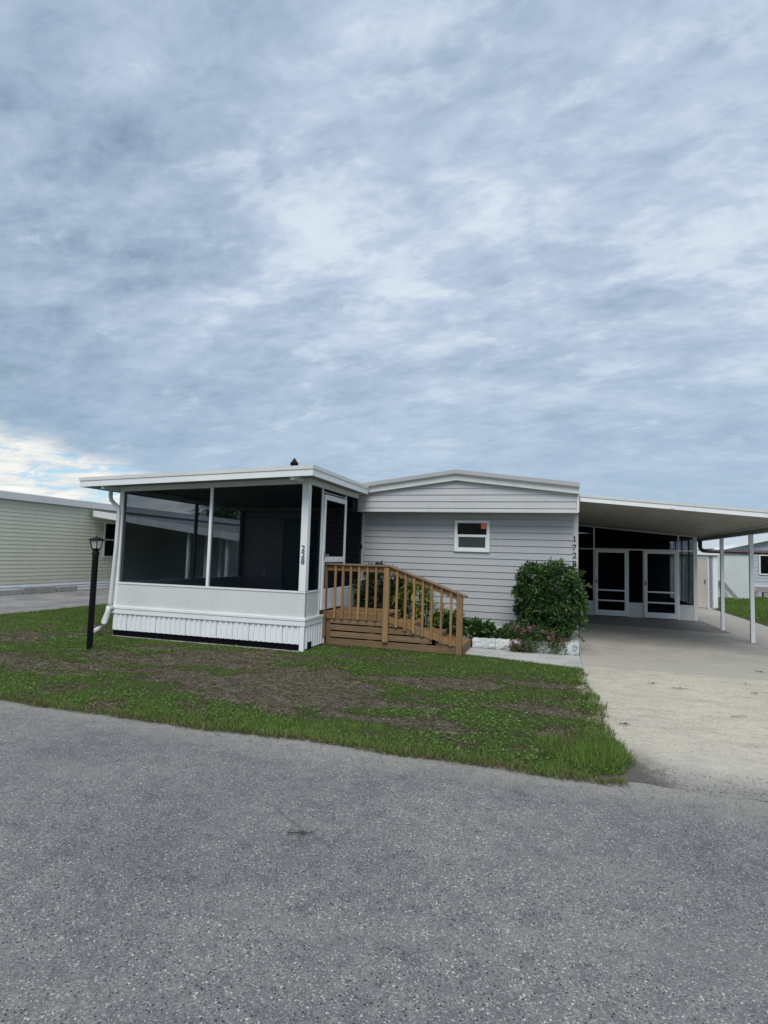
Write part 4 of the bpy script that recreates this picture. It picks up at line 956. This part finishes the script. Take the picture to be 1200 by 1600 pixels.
shrub('low_plant', 'low bright green plant beside the rail end post in the bed', 'plant', -1.38, 10.55, .16, .46, .28, .25, 90, 9, .085, .6, [(.03, .075, .018), (.06, .12, .03), (.09, .16, .04)], 2., .1, .5, 41, 3)
shrub('low_plant', 'low green plant with pointed shoots in middle of the bed', 'plant', -1.00, 10.6, .12, .30, .30, .2, 70, 9, .07, .55, [(.025, .06, .018), (.05, .10, .03), (.07, .13, .03)], 2., .1, .5, 42, 3)
shrub('low_plant', 'low dark green plant behind the foot of the stairs', 'plant', -1.85, 10.5, .14, .52, .28, .22, 90, 9, .085, .55, [(.02, .05, .016), (.045, .09, .025), (.07, .13, .03)], 2., .1, .5, 43, 3)
shrub('low_plant', 'green ground plants at the flower bed centre near the pink blooms', 'plant', -.72, 10.55, .12, .42, .22, .22, 70, 9, .06, .5, [(.02, .05, .016), (.04, .085, .025), (.07, .12, .03)], 2., .1, .5, 44, 3)

# ------------------------------------------------------------------ lamp post
LX, LY = -6.9, 7.2
lamp = thing('lamp_post', 'black lawn lamp post with glass lantern left of the porch', 'lamp post', (LX, LY, 0))
MB().tube([(LX, LY, -.03), (LX, LY, 1.50)], .045, 16).build('post', 'black', lamp, smooth=False)
MB().tube([(LX, LY, 1.47), (LX, LY, 1.515), (LX, LY, 1.53)], .058, 16, .040).build('collar', 'black', lamp)
def hexr(r, z, n=6, o=.3): return [(LX+r*math.cos(2*math.pi*(i+o)/n), LY+r*math.sin(2*math.pi*(i+o)/n), z) for i in range(n)]
b0, b1 = hexr(.066, 1.562), hexr(.102, 1.692)
fr = MB()
for i in range(6):
    fr.tube([b0[i], b1[i]], .0065, 6); fr.tube([b0[i], b0[(i+1) % 6]], .008, 6); fr.tube([b1[i], b1[(i+1) % 6]], .007, 6)
c0, c1 = hexr(.04, 1.53), hexr(.070, 1.558); fr.add(c0+c1, [tuple(range(6))[::-1], tuple(range(6, 12))]+[(i, (i+1) % 6, 6+(i+1) % 6, 6+i) for i in range(6)])
fr.build('lantern_frame', 'black', lamp)
rf = MB(); e0, e1, e2 = hexr(.132, 1.692), hexr(.126, 1.712), hexr(.018, 1.745)
rf.add(e0+e1+e2, [tuple(range(6))[::-1], tuple(range(12, 18))]+[(i, (i+1) % 6, 6+(i+1) % 6, 6+i) for i in range(6)]+[(6+i, 6+(i+1) % 6, 12+(i+1) % 6, 12+i) for i in range(6)])
rf.build('lantern_roof', 'black', lamp)
MB().tube([(LX, LY, 1.74), (LX, LY, 1.755), (LX, LY, 1.78)], .011, 8, .004).build('finial', 'black', lamp)
for i in range(6):
    j = (i+1) % 6; c_ = Vector((LX, LY, 0)); pts = [Vector(b0[i]), Vector(b0[j]), Vector(b1[j]), Vector(b1[i])]
    ins = [p_+(Vector((LX, LY, p_.z))-p_)*.05 for p_ in pts]; mb = MB(); mb.add(pts+ins, [(0, 1, 2, 3), (7, 6, 5, 4), (0, 4, 5, 1), (1, 5, 6, 2), (2, 6, 7, 3), (3, 7, 4, 0)]); mb.build('glass_pane', 'clear', lamp)
MB().tube([(LX, LY, 1.56), (LX, LY, 1.66)], .022, 10).build('bulb', 'white', lamp)

# ------------------------------------------------------------------ neighbour on the left
NX = -16.7
nb = thing('neighbour_home', 'cream sided neighbouring mobile home at the left edge', 'mobile home', (NX-2, 17, 0))
z = .31
while z < 3.0:
    hh = min(.128, 3.0-z)
    plank_side(nb, 7.0, 34, z, NX, .128, 'cream_siding'); z += .128
MB().box(NX-4.3, NX, 7.0, 34, .0, 3.02).build('wall', 'cream_siding', nb)
for k_ in range(3): plank_side(nb, 7.0, 34, .01+k_*.098, NX+.002, .098, 'skirt', 1, .022)
MB().box(NX-4.5, NX+.14, 6.8, 34.2, 3.021, 3.20).build('roof_edge', 'cap_grey', nb)
MB().box(NX+.10, NX+.155, 6.8, 34.2, 3.01, 3.19).build('gutter', 'white_dirty', nb)
mb = MB(); mb.box(NX-4.3, NX+.0, 7, 34, 3.205, 3.26); mb.build('roof', 'roof_white', nb)
nw = MB(); wy0, wy1, wz0, wz1 = 17.75, 18.9, 1.18, 2.55
nw.box(NX+.002, NX+.04, wy0, wy0+.06, wz0, wz1); nw.box(NX+.002, NX+.04, wy1-.06, wy1, wz0, wz1); nw.box(NX+.002, NX+.04, wy0+.06, wy1-.06, wz0, wz0+.06); nw.box(NX+.002, NX+.04, wy0+.06, wy1-.06, wz1-.06, wz1); nw.box(NX+.002, NX+.036, wy0+.06, wy1-.06, 1.84, 1.89)
nwo = nw.build('window', 'white_dirty', nb)
MB().box(NX+.018, NX+.024, wy0+.06, wy1-.06, wz0+.06, 1.839).build('pane', 'glass', nwo); MB().box(NX+.018, NX+.024, wy0+.06, wy1-.06, 1.891, wz1-.06).build('pane', 'glass', nwo)
nc = thing('neighbour_carport', 'white neighbouring carport seen through the porch screens', 'carport', (-13.5, 20, 0))
def nz(x): return 2.93-(x+16.7)*.118
MB().slope(NX+.16, -10.3, 17.0, 17.05, nz(NX)-.22, nz(NX), nz(-10.3)-.26, nz(-10.3)).build('fascia', 'white_dirty', nc)
MB().slope(NX+.16, -10.3, 17.051, 27, nz(NX)-.08, nz(NX)-.02, nz(-10.3)-.08, nz(-10.3)-.02).build('roof', 'soffit', nc)
for x, y in ((-12.55, 17.3), (-12.22, 17.9), (-11.95, 18.4), (-10.97, 17.3), (-10.5, 21)):
    MB().box(x-.05, x+.05, y, y+.10, .02, nz(x)-.085).build('post', 'white', nc)
blabels = ['grey concrete block nearest the left picture edge by cream home', 'long grey concrete block in middle of the three by cream home', 'pitted grey concrete block furthest right along the cream home']
for (y0, y1, h_), lb in zip(((13.0, 14.0, .17), (14.05, 15.25, .22), (15.35, 16.15, .19)), blabels):
    b_ = MB().box(NX+.3, NX+.52, y0, y1, .012, h_).build('concrete_block', 'block_grey', None, .01); tag(b_, lb, 'concrete block', 'concrete blocks along the neighbouring wall')

# tree beyond the neighbour (seen through the screens) and a few behind the homes
def tree(x, y, h, r, label, seed, nl=5200, z0=None, crown_col=None):
    r_ = np.random.default_rng(seed); t = thing('tree', label, 'tree', (x, y, 0)); mb = MB(); z0 = z0 or h*.45
    mb.tube([(x, y, 0), (x+.1, y, h*.3), (x, y+.1, h*.6)], .16, 10, .08); ends = []
    for q in range(9):
        a_ = q*.7+r_.random(); e_ = (x+math.cos(a_)*r*.6, y+math.sin(a_)*r*.6, z0+(h-z0)*(.4+.5*r_.random())); mb.tube([(x, y, h*(.3+.25*r_.random())), ((x+e_[0])/2, (y+e_[1])/2, e_[2]-.3), e_], .06, 6, .02); ends.append(e_)
    mb.build('trunk', 'bark', t)
    cl_ = np.array(ends+[(x+r_.normal()*r*.45, y+r_.normal()*r*.45, z0+(h-z0)*r_.random()) for _ in range(16)])
    q = r_.integers(0, len(cl_), nl); P_ = cl_[q]+r_.normal(size=(nl, 3))*np.array([r*.2, r*.2, (h-z0)*.12]); D_ = unit(r_.normal(size=(nl, 3))+np.array([0, 0, -.2])); ll = .14*(.7+.6*r_.random(nl))
    c = np.array([.03, .06, .018])+(np.array([.06, .10, .025])-np.array([.03, .06, .018]))*r_.random((nl, 1))
    v_, f_, t_ = leaves(P_, D_, ll, ll*.5, .2, c); link('crown', fast_mesh('crown', v_, f_, t_, ('leaf',)), t, kind='stuff'); return t
tree(-19.6, 31, 4.75, 1.5, 'dark tree over the neighbouring carport roof seen through the screens', 61)
tree(-22.6, 34, 4.3, 1.2, 'smaller tree standing farther left behind the neighbouring carport', 62, 3500)

# ------------------------------------------------------------------ shed and buildings beyond the carport
shd = thing('utility_shed', 'small white shed with beige door behind the screened room', 'shed', (4.6, 24.5, 0))
SYs = 23.4
MB().box(3.7, 5.60, SYs, 26, .0, 1.94).build('wall', 'white', shd)
MB().box(3.6, 5.72, SYs-.12, 26.1, 1.945, 2.07).build('fascia', 'white', shd)
MB().slope(3.6, 5.72, SYs-.10, 26.1, 2.072, 2.16, 2.072, 2.10).build('roof', 'roof_white', shd)
sdm = MB().box(4.52, 5.26, SYs-.04, SYs-.004, .03, 1.84).build('door', 'beige_door', shd, .004)
dfm = MB(); dfm.box(5.262, 5.30, SYs-.05, SYs-.002, .01, 1.88); dfm.box(4.46, 4.518, SYs-.05, SYs-.002, .01, 1.88); dfm.box(4.518, 5.262, SYs-.05, SYs-.002, 1.842, 1.88); dfm.build('door_frame', 'kick', shd)
for zc in (1.02, .93): MB().tube([(5.18, SYs-.075, zc), (5.18, SYs-.04, zc)], .022, 10).build('door_knob', 'black', sdm)
z = .05
while z < 1.86:
    MB().box(5.335, 5.425, SYs-.035, SYs-.003, z, z+.085).build('screen_block', 'violet_block', shd, .004); z += .098
MB().box(5.45, 5.60, SYs-.03, SYs-.003, .0, 1.94).build('corner_trim', 'white', shd)
ob_ = thing('white_outbuilding', 'stained off white outbuilding wall behind the back lawn', 'outbuilding', (7.2, 31.5, 0))
for k_ in range(3):
    xa = 5.4+k_*1.153; MB().box(xa, xa+1.147, 31.0, 31.06, .0, 2.13).build('wall_panel', 'offwhite_wall', ob_)
MB().box(5.4, 8.85, 31.061, 33.9, .0, 2.12).build('wall', 'offwhite_wall', ob_)
MB().box(5.3, 8.95, 30.93, 34, 2.135, 2.20).build('roof', 'roof_white', ob_)
gh = thing('grey_house', 'blue grey sided house with white roof behind the white outbuilding', 'house', (12.4, 45, 0))
GY = 34.0; GX0, GX1 = 8.0, 17.0; GP = 12.5
def gzr(x): return 2.35+(GP-GX0-abs(x-GP))*.25
MB().box(GX0+.2, GX1-.2, GY, 56, .0, 2.38).build('wall', 'far_grey', gh)
z = .62
while z < 2.3: plank(gh, GX0+.2, GX1-.2, z, GY, .18, 'far_grey', .02); z += .18
mb = MB(); mb.prism([(GX0+.2, 2.381), (GX1-.2, 2.381), (GP, gzr(GP)-.05)], GY-.02, GY+.1, lambda u, v_, t: (u, t, v_)); mb.build('gable', 'far_grey', gh)
for k_ in range(6):
    zz_ = 2.42+k_*.18; hw = (gzr(GP)-.1-zz_)/.25
    if hw > .4: plank(gh, GP-hw+.1, GP+hw-.1, zz_, GY-.022, .18, 'far_grey', .02)
for xa, xb in ((GX0-.1, GP), (GP, GX1+.1)):
    MB().slope(xa, xb, GY-.35, 56.3, gzr(xa)-.02, gzr(xa)+.14, gzr(xb)-.02, gzr(xb)+.14).build('roof_slope', 'roof_white', gh)
    MB().slope(xa, xb, GY-.38, GY-.352, gzr(xa)-.04, gzr(xa)+.15, gzr(xb)-.04, gzr(xb)+.15).build('rake_trim', 'white', gh)
MB().box(GX0+.18, GX1-.18, GY-.04, GY-.001, .42, .615).build('base_trim', 'white', gh)
ww = MB(); a0, a1 = 10.05, 11.0
ww.box(a0, a0+.06, GY-.06, GY-.02, 1.15, 2.2); ww.box(a1-.06, a1, GY-.06, GY-.02, 1.15, 2.2); ww.box(a0+.06, a1-.06, GY-.06, GY-.02, 2.14, 2.2); ww.box(a0+.06, a1-.06, GY-.06, GY-.02, 1.15, 1.21)
wo_ = ww.build('window', 'white', gh); MB().box(a0+.06, a1-.06, GY-.05, GY-.025, 1.211, 2.139).build('pane', 'glass', wo_)
bd = MB(); bd.hexa([(7.98, 30.30, .0), (8.16, 30.30, .02), (8.16, 30.36, .02), (7.98, 30.36, .0), (7.42, 30.87, .84), (7.60, 30.87, .90), (7.60, 30.93, .90), (7.42, 30.93, .84)])
tag(bd.build('leaning_board', 'board', None), 'grey board leaning against the off white outbuilding wall', 'board')
for (x0, x1, y0, z0, z1), lb in zip(((9.05, 9.35, 32.6, 0, .48), (9.42, 10.2, 32.7, .30, .58), (9.48, 9.62, 32.72, 0, .298), (9.86, 10.06, 32.72, 0, .298), (9.0, 9.2, 32.9, .0, .62)),
        ('grey block standing at the left of the pile by the blue grey house', 'flat grey slab laid across two blocks by the blue grey house', 'left upright block under the flat slab by the grey house', 'right upright block under the flat slab by the grey house', 'tall pale block behind the pile beside the outbuilding corner')):
    tag(MB().box(x0, x1, y0, y0+.3, z0, z1).build('concrete_block', 'block_grey', None, .01), lb, 'concrete block', 'concrete blocks by the far house')

# ------------------------------------------------------------------ twigs and dead leaves on the paving
def g0(px, py):
    d = ray(px, py); t = -CH/d[2]; return d[0]*t, d[1]*t
twl = [((1020, 1069), 'short brown twig on the driveway nearest the home corner', .14), ((1062, 1077), 'dark curled leaf strip on the driveway beside a reddish one', .20), ((1165, 1069), 'upright dark twig near the slab joint at right', .12), ((1188, 1051), 'flat dark leaf on the carport slab at right', .14),
       ((1155, 1121), 'thin brown twig lying along the lower driveway joint', .18), ((976, 1133), 'small twig beside the lush grass corner of the drive', .10), ((470, 1301), 'brown twig with a dead leaf lying on the asphalt', .16), ((1180, 1085), 'dark leaf at the right edge of the driveway', .08)]
for (pp, lb, ln) in twl:
    x, y = g0(*pp); a_ = random.uniform(-.5, .5) if pp[0] != 1165 else 1.3
    z_ = .012 if y > 4.7 else .0
    mb = MB(); pts = [(x+math.cos(a_)*ln*(t-.5)+random.uniform(-.006, .006), y+math.sin(a_)*ln*(t-.5)+random.uniform(-.006, .006), z_+.004*random.random()) for t in (0, .25, .5, .75, 1)]
    mb.tube(pts, .0045, 5, .002)
    if pp[0] % 2 == 0: mb.add([(x-.02, y-.008, z_+.002), (x+.01, y-.02, z_+.01), (x+.035, y+.004, z_+.003), (x+.008, y+.014, z_+.012)], [(0, 1, 2), (0, 2, 3)])
    tag(mb.build('twig', 'bark', None), lb, 'twig', 'twigs lying on the paving')
